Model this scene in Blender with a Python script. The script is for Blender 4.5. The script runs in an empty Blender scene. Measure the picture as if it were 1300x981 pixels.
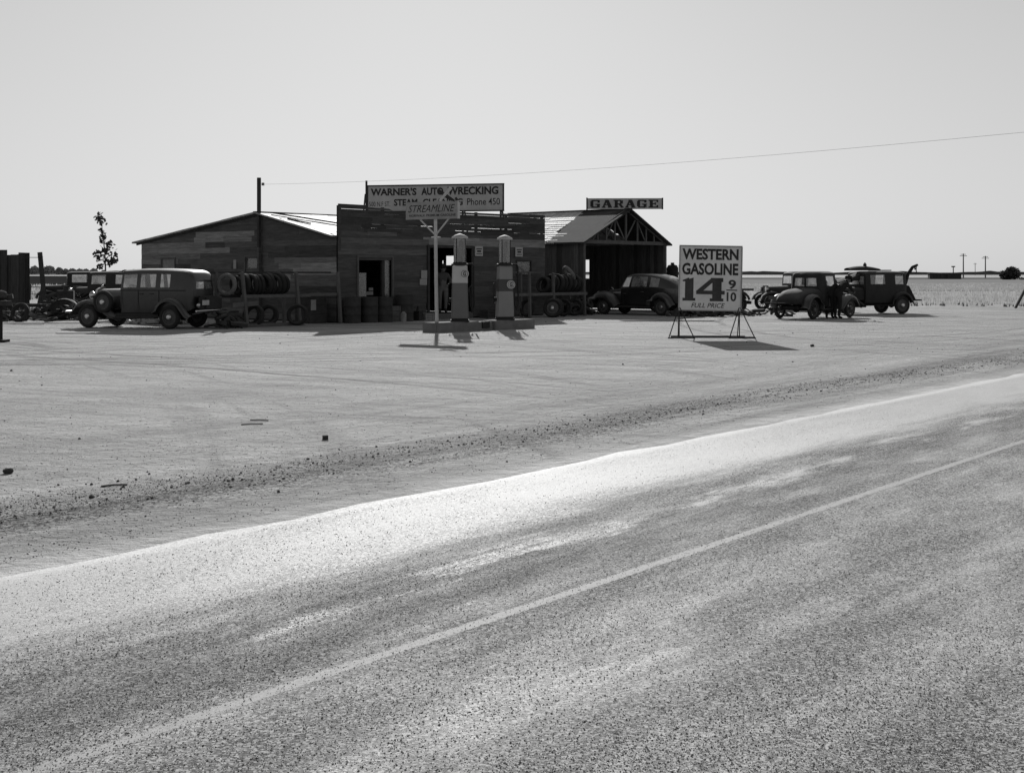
import bpy, bmesh, math, random
from mathutils import Vector, Matrix
random.seed(7)
R = math.radians
sc = bpy.context.scene
col = sc.collection
# ------------------------------------------------------------------ survey
# camera at 1.7 m over the ground looking along +Y; F, CX, HY describe the lens that
# was used to survey the place from the photograph
H, F, CX, HY = 1.7, 1650.0, 650.0, 346.0
def G(px, py, z=0.0):
    d = (H - z) * F / (py - HY)
    return Vector(((px - CX) / F * d, d, z))
def AT(px, py, d):
    return Vector(((px - CX) / F * d, d, H - (py - HY) / F * d))

# ------------------------------------------------------------------ materials
def _n(nt, t, **kw):
    n = nt.nodes.new(t)
    for k, v in kw.items(): setattr(n, k, v)
    return n
def L(nt, a, b): nt.links.new(a, b)
def val(nt, x):
    return x
def math_(nt, op, a, b=None, clamp=False):
    n = _n(nt, 'ShaderNodeMath', operation=op); n.use_clamp = clamp
    for i, v in enumerate((a, b)):
        if v is None: continue
        if isinstance(v, (int, float)): n.inputs[i].default_value = v
        else: L(nt, v, n.inputs[i])
    return n.outputs[0]
def maprange(nt, x, a, b, c, d, smooth=False):
    n = _n(nt, 'ShaderNodeMapRange'); n.clamp = True
    if smooth: n.interpolation_type = 'SMOOTHSTEP'
    L(nt, x, n.inputs[0])
    for i, v in zip((1, 2, 3, 4), (a, b, c, d)):
        if isinstance(v, (int, float)): n.inputs[i].default_value = v
        else: L(nt, v, n.inputs[i])
    return n.outputs[0]
def noise(nt, vec, scale, detail=4, rough=.55, stretch=None, dist=0):
    if stretch:
        m = _n(nt, 'ShaderNodeMapping'); m.inputs['Scale'].default_value = stretch
        L(nt, vec, m.inputs[0]); vec = m.outputs[0]
    n = _n(nt, 'ShaderNodeTexNoise'); n.inputs['Scale'].default_value = scale
    n.inputs['Detail'].default_value = detail; n.inputs['Roughness'].default_value = rough
    n.inputs['Distortion'].default_value = dist
    L(nt, vec, n.inputs['Vector']); return n.outputs[0]
def voro(nt, vec, scale, out='Color'):
    n = _n(nt, 'ShaderNodeTexVoronoi'); n.inputs['Scale'].default_value = scale
    L(nt, vec, n.inputs['Vector']); o = n.outputs[out]
    if out == 'Color':
        s = _n(nt, 'ShaderNodeSeparateColor'); L(nt, o, s.inputs[0]); o = s.outputs[0]
    return o
def grey(nt, x):
    c = _n(nt, 'ShaderNodeCombineColor')
    for i in range(3): L(nt, x, c.inputs[i])
    return c.outputs[0]
def newmat(name):
    m = bpy.data.materials.new(name); m.use_nodes = True
    nt = m.node_tree; b = nt.nodes['Principled BSDF']
    return m, nt, b
MATS = {}
def mat(name, v, rough=.85, amt=.25, scale=6, stretch=None, tone=False, bump=0, bscale=40, spec=.3, metal=0, dust=0, coat=0, translucent=0):
    if name in MATS: return MATS[name]
    m, nt, b = newmat(name)
    tc = _n(nt, 'ShaderNodeTexCoord').outputs['Object']
    n1 = noise(nt, tc, scale, 5, .6, stretch)
    n2 = noise(nt, tc, scale * 9, 3, .6, stretch)
    x = math_(nt, 'ADD', math_(nt, 'MULTIPLY', n1, .7), math_(nt, 'MULTIPLY', n2, .3))
    x = maprange(nt, x, .25, .75, v * (1 - amt), v * (1 + amt))
    if tone:
        a = _n(nt, 'ShaderNodeAttribute'); a.attribute_name = 'tone'
        x = math_(nt, 'MULTIPLY', x, a.outputs['Fac'])
    if dust:
        g = _n(nt, 'ShaderNodeNewGeometry'); s = _n(nt, 'ShaderNodeSeparateXYZ'); L(nt, g.outputs['Normal'], s.inputs[0])
        up = maprange(nt, s.outputs[2], .35, 1.0, 0, dust, True)
        up = math_(nt, 'MULTIPLY', up, maprange(nt, n1, .3, .7, .6, 1))
        mx = _n(nt, 'ShaderNodeMix'); L(nt, up, mx.inputs[0]); L(nt, x, mx.inputs[2]); mx.inputs[3].default_value = .32
        x = mx.outputs[0]
        L(nt, maprange(nt, up, 0, max(dust, .01), rough, min(1, rough + .3)), b.inputs['Roughness'])
    else:
        b.inputs['Roughness'].default_value = rough
    L(nt, grey(nt, x), b.inputs['Base Color'])
    b.inputs['Specular IOR Level'].default_value = spec
    b.inputs['Metallic'].default_value = metal
    b.inputs['Coat Weight'].default_value = coat
    b.inputs['Coat Roughness'].default_value = .12
    if bump:
        nb = noise(nt, tc, bscale, 4, .6, stretch)
        bp = _n(nt, 'ShaderNodeBump'); bp.inputs['Strength'].default_value = bump; bp.inputs['Distance'].default_value = .02
        L(nt, nb, bp.inputs['Height']); L(nt, bp.outputs[0], b.inputs['Normal'])
    if translucent:
        out = nt.nodes['Material Output']
        t = _n(nt, 'ShaderNodeBsdfTranslucent'); L(nt, grey(nt, x), t.inputs[0])
        ms = _n(nt, 'ShaderNodeMixShader'); ms.inputs[0].default_value = translucent
        L(nt, b.outputs[0], ms.inputs[1]); L(nt, t.outputs[0], ms.inputs[2]); L(nt, ms.outputs[0], out.inputs[0])
    MATS[name] = m; return m
def glassmat(name, tint=.8, refl=.1, rough=.04, milky=0.0, milkv=.4, back=.0):
    m, nt, b = newmat(name); nt.nodes.remove(b); out = nt.nodes['Material Output']
    tr = _n(nt, 'ShaderNodeBsdfTransparent'); tr.inputs[0].default_value = (tint,) * 3 + (1,)
    gl = _n(nt, 'ShaderNodeBsdfGlossy'); gl.inputs['Roughness'].default_value = rough
    tc = _n(nt, 'ShaderNodeTexCoord').outputs['Object']
    fr = _n(nt, 'ShaderNodeFresnel'); fr.inputs[0].default_value = 1.5
    f = math_(nt, 'ADD', math_(nt, 'MULTIPLY', fr.outputs[0], .8), refl * .3)
    ms = _n(nt, 'ShaderNodeMixShader'); L(nt, f, ms.inputs[0]); L(nt, tr.outputs[0], ms.inputs[1]); L(nt, gl.outputs[0], ms.inputs[2])
    df0 = _n(nt, 'ShaderNodeBsdfDiffuse'); df0.inputs[0].default_value = (milkv,) * 3 + (1,)
    tl0 = _n(nt, 'ShaderNodeBsdfTranslucent'); tl0.inputs[0].default_value = (.8,) * 3 + (1,)
    dfm = _n(nt, 'ShaderNodeMixShader'); dfm.inputs[0].default_value = back; L(nt, df0.outputs[0], dfm.inputs[1]); L(nt, tl0.outputs[0], dfm.inputs[2])
    df = dfm
    m2 = _n(nt, 'ShaderNodeMixShader'); L(nt, maprange(nt, noise(nt, tc, 5, 4), .3, .7, milky * .5, milky * 1.3), m2.inputs[0])
    L(nt, ms.outputs[0], m2.inputs[1]); L(nt, df.outputs[0], m2.inputs[2]); L(nt, m2.outputs[0], out.inputs[0])
    MATS[name] = m; return m

M = {}
M['wall'] = mat('weathered_siding', .088, .95, .55, 2.2, (.7, .7, 7), tone=True, bump=.5, bscale=20, spec=.15)
M['gable'] = mat('weathered_gable_siding', .10, .95, .6, 2.2, (.7, .7, 7), tone=True, bump=.5, bscale=20, spec=.15)
M['vwall'] = mat('vertical_planks', .07, .95, .5, 3, (5, 5, .5), tone=True, bump=.4, bscale=20, spec=.15)
M['darkwood'] = mat('dark_timber', .05, .95, .35, 5, bump=.3, spec=.15)
M['timber'] = mat('grey_timber', .11, .95, .3, 5, bump=.3, spec=.15)
M['palewood'] = mat('pale_timber', .22, .95, .3, 5, bump=.3, spec=.15)
M['roof'] = mat('bleached_roofing', .30, .7, .6, 1.6, (1, 3, 1), tone=True, bump=.5, bscale=14, spec=.45)
M['roof2'] = mat('weathered_shingles', .46, .7, .65, 2.0, (.8, 4, .8), tone=True, bump=.5, bscale=10, spec=.5)
M['tar'] = mat('tar_paper', .04, .9, .3, 3, tone=True, bump=.4, spec=.2)
M['paint'] = mat('black_car_paint', .018, .38, .6, 3, dust=.5, spec=.5, coat=.25)
M['paint2'] = mat('worn_dark_paint', .018, .65, .5, 4, dust=.25, spec=.35)
M['paintgloss'] = mat('polished_black_paint', .012, .3, .3, 3, dust=.3, spec=.5, coat=.6)
M['chrome'] = mat('plated_metal', .5, .28, .15, 6, metal=1)
M['rubber'] = mat('tyre_rubber', .022, .85, .4, 8, dust=.2, spec=.3)
M['rubberpale'] = mat('pale_worn_rubber', .14, .85, .3, 8, dust=.2, spec=.3)
M['rim'] = mat('dull_wheel_metal', .07, .6, .4, 7, spec=.4)
M['under'] = mat('greasy_metal', .02, .9, .4, 7, spec=.2)
M['seat'] = mat('seat_cloth', .03, 1, .3, 7, spec=.1)
M['rust'] = mat('rusty_scrap', .045, .9, .5, 5, dust=.25, bump=.3, spec=.2)
M['bright_scrap'] = mat('bright_scrap', .4, .6, .4, 5, spec=.4)
M['signwhite'] = mat('white_sign_board', .6, .8, .2, 1.3, spec=.25)
M['sign'] = mat('painted_sign_board', .40, .8, .22, 1.3, spec=.25)
M['signdim'] = mat('dusty_sign_board', .28, .8, .25, 2.2, spec=.25)
M['ink'] = mat('dark_sign_paint', .03, .8, .7, 3, spec=.25)
M['inkgrey'] = mat('red_sign_paint', .05, .8, .5, 3, spec=.25)
M['polepaint'] = mat('white_painted_pole', .45, .7, .2, 5, spec=.3)
M['conc'] = mat('island_concrete', .16, .95, .3, 4, bump=.4, spec=.2, dust=.9)
M['pump_a'] = mat('dark_pump_enamel', .12, .5, .12, 4, spec=.4)
M['pump_b'] = mat('grey_pump_enamel', .21, .5, .12, 4, spec=.4)
M['pump_band'] = mat('pump_band_enamel', .05, .5, .12, 4, spec=.4)
M['pump_w'] = mat('white_pump_enamel', .45, .5, .1, 4, spec=.4)
M['iron'] = mat('black_iron', .02, .7, .3, 9, spec=.3)
M['cap'] = mat('pump_cap_metal', .4, .45, .2, 5, spec=.4, dust=.3)
M['paper'] = mat('notice_paper', .3, .95, .15, 9, spec=.1)
M['wire'] = mat('line_wire', .7, .6, .1, 9)
M['skin'] = mat('skin', .12, .7, .1, 9, spec=.3)
M['shirt'] = mat('work_shirt', .07, 1, .25, 8, spec=.1)
M['trouser'] = mat('work_trousers', .12, 1, .25, 8, spec=.1)
M['darkcloth'] = mat('dark_overalls', .022, 1, .3, 8, spec=.1)
M['hat'] = mat('felt_hat', .03, 1, .2, 8, spec=.1)
M['leaf'] = mat('leaves', .05, .7, .4, 5, tone=True, spec=.3, translucent=.25)
M['bark'] = mat('bark', .1, 1, .3, 9)
M['fartree'] = mat('hazy_foliage', .26, 1, .25, .15, spec=0)  # distance haze put into the colour: foliage greyed paler than near leaves
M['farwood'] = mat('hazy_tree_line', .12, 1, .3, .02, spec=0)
M['grass'] = mat('dry_grass', .40, .95, .25, .2, tone=True, spec=.15, translucent=.5)
M['weed'] = mat('dark_weeds', .08, .95, .4, 1, tone=True, spec=.15, translucent=.3)
M['chip'] = mat('road_chips', .25, .9, .2, 9, tone=True, spec=.2)
M['stone'] = mat('stones', .1, .95, .5, 9, tone=True, spec=.2)
M['glass'] = glassmat('car_glass', .85, .3, .05, .42, .5, .45)
M['glassdusty'] = glassmat('dusty_glass', .7, .2, .1, .35, .35)
M['pumpglass'] = glassmat('pump_glass', .72, .3, .05, .16, .5)

# ------------------------------------------------------------------ mesh builder
class MB:
    def __init__(s):
        s.bm = bmesh.new(); s.tl = s.bm.faces.layers.float.new('tone')
    def face(s, pts, tone=1.0, mi=0):
        vs = [s.bm.verts.new(p) for p in pts]
        try: f = s.bm.faces.new(vs)
        except ValueError: return None
        f[s.tl] = tone; f.material_index = mi; return f
    def hexa(s, p, tone=1.0):      # 8 points: bottom ring 0-3, top ring 4-7
        v = [s.bm.verts.new(q) for q in p]
        for idx in ((3, 2, 1, 0), (4, 5, 6, 7), (0, 1, 5, 4), (1, 2, 6, 5), (2, 3, 7, 6), (3, 0, 4, 7)):
            f = s.bm.faces.new([v[i] for i in idx]); f[s.tl] = tone
    def box(s, c, d, rz=0, tone=1.0, rx=0, ry=0):
        m = Matrix.Translation(c) @ Matrix.Rotation(rz, 4, 'Z') @ Matrix.Rotation(ry, 4, 'Y') @ Matrix.Rotation(rx, 4, 'X')
        x, y, z = d[0] / 2, d[1] / 2, d[2] / 2
        s.hexa([m @ Vector(q) for q in ((-x, -y, -z), (x, -y, -z), (x, y, -z), (-x, y, -z), (-x, -y, z), (x, -y, z), (x, y, z), (-x, y, z))], tone)
    def bar(s, a, b, w, h, tone=1.0, up=(0, 0, 1)):
        a, b = Vector(a), Vector(b); d = (b - a).normalized(); up = Vector(up)
        if abs(d.dot(up)) > .97: up = Vector((0, 1, 0))
        x = d.cross(up).normalized() * w / 2; y = x.cross(d).normalized() * h / 2
        s.hexa([a - x - y, a + x - y, b + x - y, b - x - y, a - x + y, a + x + y, b + x + y, b - x + y], tone)
    def tube(s, pts, r, n=8, tone=1.0, cap=True):
        pts = [Vector(p) for p in pts]; rs = r if isinstance(r, (list, tuple)) else [r] * len(pts)
        rings = []; prev = None
        for i, p in enumerate(pts):
            d = (pts[min(i + 1, len(pts) - 1)] - pts[max(i - 1, 0)]).normalized()
            if prev is None:
                up = Vector((0, 0, 1)) if abs(d.z) < .9 else Vector((1, 0, 0))
                x = d.cross(up).normalized()
            else:
                x = (prev - d * prev.dot(d)).normalized()
            prev = x; y = d.cross(x)
            rings.append([s.bm.verts.new(p + (x * math.cos(2 * math.pi * k / n) + y * math.sin(2 * math.pi * k / n)) * rs[i]) for k in range(n)])
        s.rings(rings, True, tone)
        if cap:
            for rg in (rings[0][::-1], rings[-1]):
                f = s.bm.faces.new(rg); f[s.tl] = tone
    def rings(s, rings, closed, tone=1.0, skip=None):
        for i in range(len(rings) - 1):
            a, b = rings[i], rings[i + 1]; n = len(a)
            for k in range(n if closed else n - 1):
                if skip and (i, k) in skip: continue
                q = [a[k], a[(k + 1) % n], b[(k + 1) % n], b[k]]
                q = list(dict.fromkeys(q))
                if len(q) < 3: continue
                try: f = s.bm.faces.new(q); f[s.tl] = tone
                except ValueError: pass
    def grid(s, rows, tone=1.0, skip=None):   # rows of points
        s.rings([[s.bm.verts.new(p) for p in r] for r in rows], False, tone, skip)
    def lathe(s, prof, n=24, m=None, tone=1.0, cap=False):   # prof: (radius, z) about Z, matrix m
        m = m or Matrix.Identity(4); rg = []
        for r, z in prof:
            rg.append([s.bm.verts.new(m @ Vector((r * math.cos(2 * math.pi * k / n), r * math.sin(2 * math.pi * k / n), z))) for k in range(n)])
        s.rings(rg, True, tone)
        if cap:
            for q in (rg[0], rg[-1]):
                f = s.bm.faces.new(q); f[s.tl] = tone
    def prism(s, poly, a, b, axis='y', tone=1.0):    # 2D polygon (x,z) extruded along y from a to b
        f = (lambda p, t: Vector((p[0], t, p[1]))) if axis == 'y' else (lambda p, t: Vector((t, p[0], p[1]))) if axis == 'x' else (lambda p, t: Vector((p[0], p[1], t)))
        A = [s.bm.verts.new(f(p, a)) for p in poly]; B = [s.bm.verts.new(f(p, b)) for p in poly]
        for q in (A, B[::-1]):
            g = s.bm.faces.new(q); g[s.tl] = tone
        n = len(poly)
        for i in range(n):
            g = s.bm.faces.new([A[i], B[i], B[(i + 1) % n], A[(i + 1) % n]]); g[s.tl] = tone
    def ball(s, c, r, n=8, tone=1.0):
        r = r if isinstance(r, (tuple, list)) else (r,) * 3
        st = len(s.bm.verts)
        g = bmesh.ops.create_icosphere(s.bm, subdivisions=2, radius=1, matrix=Matrix.Translation(c) @ Matrix.Diagonal((*r, 1)))
        for v in g['verts']:
            for f in v.link_faces: f[s.tl] = tone
    def mesh(s, name, m, smooth=None):
        bmesh.ops.remove_doubles(s.bm, verts=s.bm.verts, dist=1e-5) if smooth else None
        bmesh.ops.recalc_face_normals(s.bm, faces=s.bm.faces)
        me = bpy.data.meshes.new(name); s.bm.to_mesh(me); s.bm.free()
        for q in (m if isinstance(m, (list, tuple)) else [m]): me.materials.append(q)
        if smooth:
            for p in me.polygons: p.use_smooth = True
            me.set_sharp_from_angle(angle=R(smooth))
        return me
    def build(s, name, m, parent=None, loc=None, rz=None, smooth=None):
        return link(name, s.mesh(name, m, smooth), parent, loc, rz)
def link(name, me, parent=None, loc=None, rz=None):
    o = bpy.data.objects.new(name, me); col.objects.link(o)
    if parent: o.parent = parent
    if loc is not None: o.location = loc
    if rz is not None: o.rotation_euler = (0, 0, rz)
    return o
def tag(o, label=None, cat=None, group=None, kind=None):
    if label: o['label'] = label
    if cat: o['category'] = cat
    if group: o['group'] = group
    if kind: o['kind'] = kind
    return o
def thing(name, label, cat, loc=(0, 0, 0), rz=0, group=None):
    o = link(name, None, None, loc, rz); return tag(o, label, cat, group)
def kids(o): return [c for c in bpy.data.objects if c.parent == o]
def dup(o, label=None, loc=None, rz=None, parent=None, group=None):
    c = o.copy(); col.objects.link(c); c.parent = parent
    if label: c['label'] = label
    if group: c['group'] = group
    if loc is not None: c.location = loc
    if rz is not None: c.rotation_euler = (0, 0, rz)
    for k in kids(o): dup(k, parent=c)
    return c
def text_mesh(mb, body, x0, x1, z0, z1, y, bold=.02, shear=0, spacing=1.0):
    """letters painted on a board in the local x/z plane, facing -y"""
    cu = bpy.data.curves.new('lettering', 'FONT'); cu.body = body; cu.offset = bold; cu.resolution_u = 3; cu.space_character = spacing
    cu.shear = shear
    o = bpy.data.objects.new('lettering', cu); col.objects.link(o)
    dg = bpy.context.evaluated_depsgraph_get(); dg.update()
    me = bpy.data.meshes.new_from_object(o.evaluated_get(dg))
    xs = [v.co.x for v in me.vertices]; ys = [v.co.y for v in me.vertices]
    a, b, c, d = min(xs), max(xs), min(ys), max(ys)
    vs = [mb.bm.verts.new((x0 + (v.co.x - a) / (b - a) * (x1 - x0), y, z0 + (v.co.y - c) / (d - c) * (z1 - z0))) for v in me.vertices]
    for p in me.polygons:
        try: f = mb.bm.faces.new([vs[i] for i in p.vertices]); f[mb.tl] = 1
        except ValueError: pass
    bpy.data.objects.remove(o); bpy.data.curves.remove(cu); bpy.data.meshes.remove(me)
# ------------------------------------------------------------------ the buildings
C0 = Vector((-5.87, 43.8, 0)); BR = math.atan2(.751, .66)
U = Vector((math.cos(BR), math.sin(BR), 0)); N = Vector((-U.y, U.x, 0))
def LB(s, t, z=0): return C0 + U * s + N * t + Vector((0, 0, z))     # building frame -> world

def hboards(mb, L0, L1, z0, z1, h, y, th, roofz=None, holes=(), tone=None, gap=None, seg=(1.5, 4)):
    """horizontal siding in the x/z plane at y; roofz(x) is the slope it is cut to"""
    z = z0
    while z < z1 - .02:
        hh = min(h * random.uniform(.93, 1.05), z1 - z)
        x = L0; cuts = [L0]
        while x < L1:
            x += random.uniform(*seg); cuts.append(min(x, L1))
        for a, b in zip(cuts[:-1], cuts[1:]):
            parts = [(a, b)]
            for (hx0, hx1, hz0, hz1) in holes:
                if z + hh * .5 > hz0 and z + hh * .5 < hz1:
                    nx = []
                    for p, q in parts:
                        if q <= hx0 or p >= hx1: nx.append((p, q)); continue
                        if p < hx0: nx.append((p, hx0))
                        if q > hx1: nx.append((hx1, q))
                    parts = nx
            for p, q in parts:
                if q - p < .03: continue
                t = tone((p + q) / 2, z + hh / 2) if tone else random.uniform(.7, 1.3)
                g0 = g1 = -.006
                if gap:
                    g = gap((p + q) / 2, z + hh / 2); g0 = g
                dy = random.uniform(-.004, .004)
                zb0 = zb1 = z + g0 * random.uniform(.6, 1); zb1 = z + g0 * random.uniform(.3, 1); zt = z + hh - g1
                p2, q2 = p + .001, q - .001
                if roofz:
                    n = max(1, int((q2 - p2) / .5)); xs = [p2 + (q2 - p2) * i / n for i in range(n + 1)]
                    for c, d in zip(xs[:-1], xs[1:]):
                        tc, td = min(zt, roofz(c)), min(zt, roofz(d))
                        if tc <= zb0 + .005 and td <= zb1 + .005: continue
                        tc, td = max(tc, zb0 + .004), max(td, zb1 + .004)
                        mb.hexa([(c, y - th / 2 + dy, zb0), (d, y - th / 2 + dy, zb0), (d, y + th / 2 + dy, zb0), (c, y + th / 2 + dy, zb0),
                                 (c, y - th / 2 + dy, tc), (d, y - th / 2 + dy, td), (d, y + th / 2 + dy, td), (c, y + th / 2 + dy, tc)], t)
                else:
                    mb.hexa([(p2, y - th / 2 + dy, zb0), (q2, y - th / 2 + dy, zb1), (q2, y + th / 2 + dy, zb1), (p2, y + th / 2 + dy, zb0),
                             (p2, y - th / 2 + dy, zt), (q2, y - th / 2 + dy, zt), (q2, y + th / 2 + dy, zt), (p2, y + th / 2 + dy, zt)], t)
        z += hh
def vboards(mb, L0, L1, z0, ztop, w, y, th, holes=(), tone=(.6, 1.4), axis='x'):
    x = L0
    while x < L1 - .01:
        ww = min(w * random.uniform(.8, 1.15), L1 - x); zt = ztop(x + ww / 2) if callable(ztop) else ztop
        spans = [(z0, zt)]
        for (hx0, hx1, hz0, hz1) in holes:
            if x + ww / 2 > hx0 and x + ww / 2 < hx1:
                spans = [(z0, hz0), (hz1, zt)]
        t = random.uniform(*tone); dy = random.uniform(-.006, .006)
        for a, b in spans:
            c = (x + ww / 2, y + dy, (a + b) / 2); d = (ww - .008, th, b - a)
            if axis == 'y': c = (c[1], c[0], c[2]); d = (d[1], d[0], d[2])
            mb.box(c, d, tone=t)
        x += ww
def frame(mb, x0, x1, z0, z1, y, w=.09, th=.05, tone=1, bottom=True):
    mb.box(((x0 + x1) / 2, y, z1 + w / 2), (x1 - x0 + 2 * w, th, w), tone=tone)
    if bottom: mb.box(((x0 + x1) / 2, y, z0 - w / 2), (x1 - x0 + 2 * w, th * 1.4, w), tone=tone)
    for x in (x0 - w / 2, x1 + w / 2): mb.box((x, y, (z0 + z1) / 2), (w, th, z1 - z0), tone=tone)

# ---- workshop: long shed with a false front on the road side
shop = thing('workshop_building', 'dark plank wrecking workshop with tall false front, open doorway and low gable end', 'building', C0, BR)
WD, RT, EZ, RZ, SL = 11.7, 4.21, 2.92, 3.84, 10.85
def shoproof(t): return EZ + (RZ - EZ) * t / RT if t < RT else EZ + (RZ - EZ) * (WD - t) / (WD - RT)
DOOR = (4.19, 6.65, -1, 2.70); WIN = (.88, 2.45, .68, 2.22); WIN2 = (9.13, 9.95, 1.62, 2.14)
mb = MB()
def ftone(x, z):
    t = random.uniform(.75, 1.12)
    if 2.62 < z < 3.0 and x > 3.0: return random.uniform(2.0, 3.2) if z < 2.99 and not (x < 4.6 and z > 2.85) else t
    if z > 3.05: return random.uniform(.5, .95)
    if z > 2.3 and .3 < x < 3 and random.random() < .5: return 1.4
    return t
def fgap(x, z):
    if z < 3.0: return -.006
    r = random.random()
    if z < 3.2: return -.006 if r < .75 else .008
    return -.006 if r < .5 else random.uniform(.004, .012) if r < .72 else random.uniform(.012, .026)
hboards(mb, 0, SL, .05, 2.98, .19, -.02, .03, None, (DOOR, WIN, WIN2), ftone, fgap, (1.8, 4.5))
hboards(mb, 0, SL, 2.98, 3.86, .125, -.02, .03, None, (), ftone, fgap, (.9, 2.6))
x = 0
while x < SL:
    l = min(random.uniform(.8, 2.6), SL - x); dz = random.choice((0, .02, .05, -.03, -.10)); mb.hexa([(x, -.036, 3.865), (x + l - .01, -.036, 3.865), (x + l - .01, -.004, 3.865), (x, -.004, 3.865), (x, -.036, 3.97 + dz), (x + l - .01, -.036, 3.97 + dz * random.uniform(.2, 1)), (x + l - .01, -.004, 3.97 + dz), (x, -.004, 3.97 + dz)] if dz > -.08 else [(x, -.036, 3.865), (x + l * .6, -.036, 3.865), (x + l * .6, -.004, 3.865), (x, -.004, 3.865), (x, -.036, 3.95), (x + l * .5, -.036, 3.93), (x + l * .5, -.004, 3.93), (x, -.004, 3.95)], random.uniform(.6, .95)); x += l
mb.box((.05, -.045, 3.2), (.1, .02, 1.5), tone=.8)
o = mb.build('false_front', M['wall'], shop)
mb = MB()
for x in (.08, 2.1, 3.9, 6.9, 8.6, 10.75):
    mb.box((x, .06, 1.99), (.09, .09, 3.96))
mb.box((SL / 2, .04, 3.45), (SL - .1, .04, .09)); mb.box((SL / 2, .04, 2.84), (SL - .1, .04, .09))
mb.build('framing', M['darkwood'], shop)
wf = MB(); frame(wf, WIN[0], WIN[1], WIN[2], WIN[3], -.06, .07, .05); w = wf.build('window', M['timber'], shop)
mb = MB(); mb.box((1.12, .02, 1.2), (.36, .012, .98)); mb.build('pane', M['glassdusty'], w)
mb = MB(); mb.box((2.28, .02, 1.45), (.22, .012, 1.45)); mb.build('pane', M['glassdusty'], w)
wf = MB(); frame(wf, *WIN2, -.05, .05, .04, bottom=True); w = wf.build('window', M['darkwood'], shop)
mb = MB(); mb.box((9.53, -.02, 1.88), (.8, .012, .5)); mb.build('pane', M['glassdusty'], w)
mb = MB(); frame(mb, DOOR[0] + .12, DOOR[1] - .12, .2, 2.60, -.055, .1, .05, bottom=False); mb.build('door_frame', M['darkwood'], shop)
mb = MB(); mb.box((5.42, .35, .10), (2.3, .9, .2)); mb.build('doorstep', M['timber'], shop)
# gable end (faces left) lies in the t/z plane at s = 0: built in x and turned 90 degrees as a child
mb = MB()
def gtone(x, z):
    t = random.uniform(.6, 1.15)
    if 2.5 < z < 2.8 and 7.2 < x < 11.4: return random.uniform(1.8, 2.6)
    if 2.85 < z < 3.3 and 4.2 < x < 7.8: return random.uniform(1.7, 2.5) if random.random() < .8 else t
    if 1.2 < z < 2.3 and x < 3.7: return random.uniform(1.2, 2.6)
    if 2.05 < z < 2.45 and x > 9: return random.uniform(1.5, 2.1)
    return t
GW1 = (4.12, 4.99, 1.3, 2.26); GW2 = (9.42, 10.26, 1.2, 2.22)
hboards(mb, .05, WD, .05, RZ, .2, .02, .03, lambda t: shoproof(t) - .03, (GW1, GW2), gtone, lambda x, z: -.006, (1.2, 3.6))
me_g = mb.mesh('gable_wall', M['gable'])
def onwall(o): o.rotation_euler = (0, 0, math.pi / 2); return o     # local x -> t
g = onwall(link('gable_wall', me_g, shop))
mb = MB(); frame(mb, *GW1, .055, .06, .05); mb.box((4.555, .03, 1.83), (.87, .03, .06)); w = onwall(mb.build('window', M['timber'], shop))
mb = MB(); mb.box((4.555, .02, 1.56), (.86, .015, .48)); mb.build('lower_sash', M['timber'], w)
mb = MB(); mb.box((4.555, .0, 2.05), (.86, .01, .40)); mb.build('pane', M['glassdusty'], w)
mb = MB(); frame(mb, *GW2, .055, .06, .05); w = onwall(mb.build('window', M['timber'], shop))
mb = MB(); vboards(mb, 9.43, 10.25, 1.21, 2.21, .2, .02, .02, tone=(.9, 1.5)); mb.build('shutter', M['palewood'], w)
# back and right-hand walls, with the openings daylight comes through
mb = MB()
hboards(mb, 0, SL, .05, EZ, .2, WD, .03, None, (), lambda x, z: random.uniform(.6, 1.2))
mb.build('back_wall', M['wall'], shop)
mb = MB()
hboards(mb, .05, WD, .05, RZ, .2, -SL + .02, .03, lambda t: shoproof(t) - .03, ((4.95, 5.45, 2.0, 2.34), (5.60, 5.68, 1.7, 2.2)), lambda x, z: random.uniform(.6, 1.2))
onwall(mb.build('side_wall', M['wall'], shop))
mb = MB(); mb.box((SL / 2, WD / 2, .015), (SL - .1, WD - .1, .03)); mb.build('floor', M['darkwood'], shop)
# roof in strips of tone-varied sheets
mb = MB()
def slope(t0, t1, n, side):
    for i in range(14):
        a = -.25 + (SL + .5) * i / 14; b = -.25 + (SL + .5) * (i + 1) / 14
        for k in range(n):
            ta = t0 + (t1 - t0) * k / n; tb = t0 + (t1 - t0) * (k + 1) / n
            dz = random.uniform(0, .012) + .02
            za, zb = shoproof(max(0, min(WD, ta))) , shoproof(max(0, min(WD, tb)))
            if ta < 0: za = EZ + ta * .2
            if tb > WD: zb = EZ - (tb - WD) * .12
            tt = random.uniform(.8, 1.15)
            mb.hexa([(a, ta, za - .03), (b - .004, ta, za - .03), (b - .004, tb, zb - .03), (a, tb, zb - .03),
                     (a, ta, za + dz), (b - .004, ta, za + dz), (b - .004, tb, zb + dz), (a, tb, zb + dz)], tt)
slope(.06, RT, 6, 0); slope(RT, WD + .35, 8, 1)
rf = mb.build('roof', M['roof'], shop)
mb = MB()
mb.bar((.25, RT - .35, RZ + .0), (2.6, 1.2, 3.28), .10, .05); mb.bar((1.5, .9, 3.2), (3.4, 1.0, 3.25), .1, .05); mb.bar((.2, 2.9, 3.6), (.5, 2.0, 3.42), .06, .04)
mb.bar((-.25, RT, RZ + .03), (SL + .2, RT, RZ + .03), .16, .03)
mb.build('roof_batten', M['darkwood'], rf)
mb = MB()
for k in range(5):
    s = .5 + k * 2.4
    mb.bar((s, .1, EZ - .12), (s, RT, RZ - .12), .06, .12); mb.bar((s, RT, RZ - .12), (s, WD, EZ - .12), .06, .12); mb.bar((s, .1, EZ - .14), (s, WD, EZ - .14), .06, .1)
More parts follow.
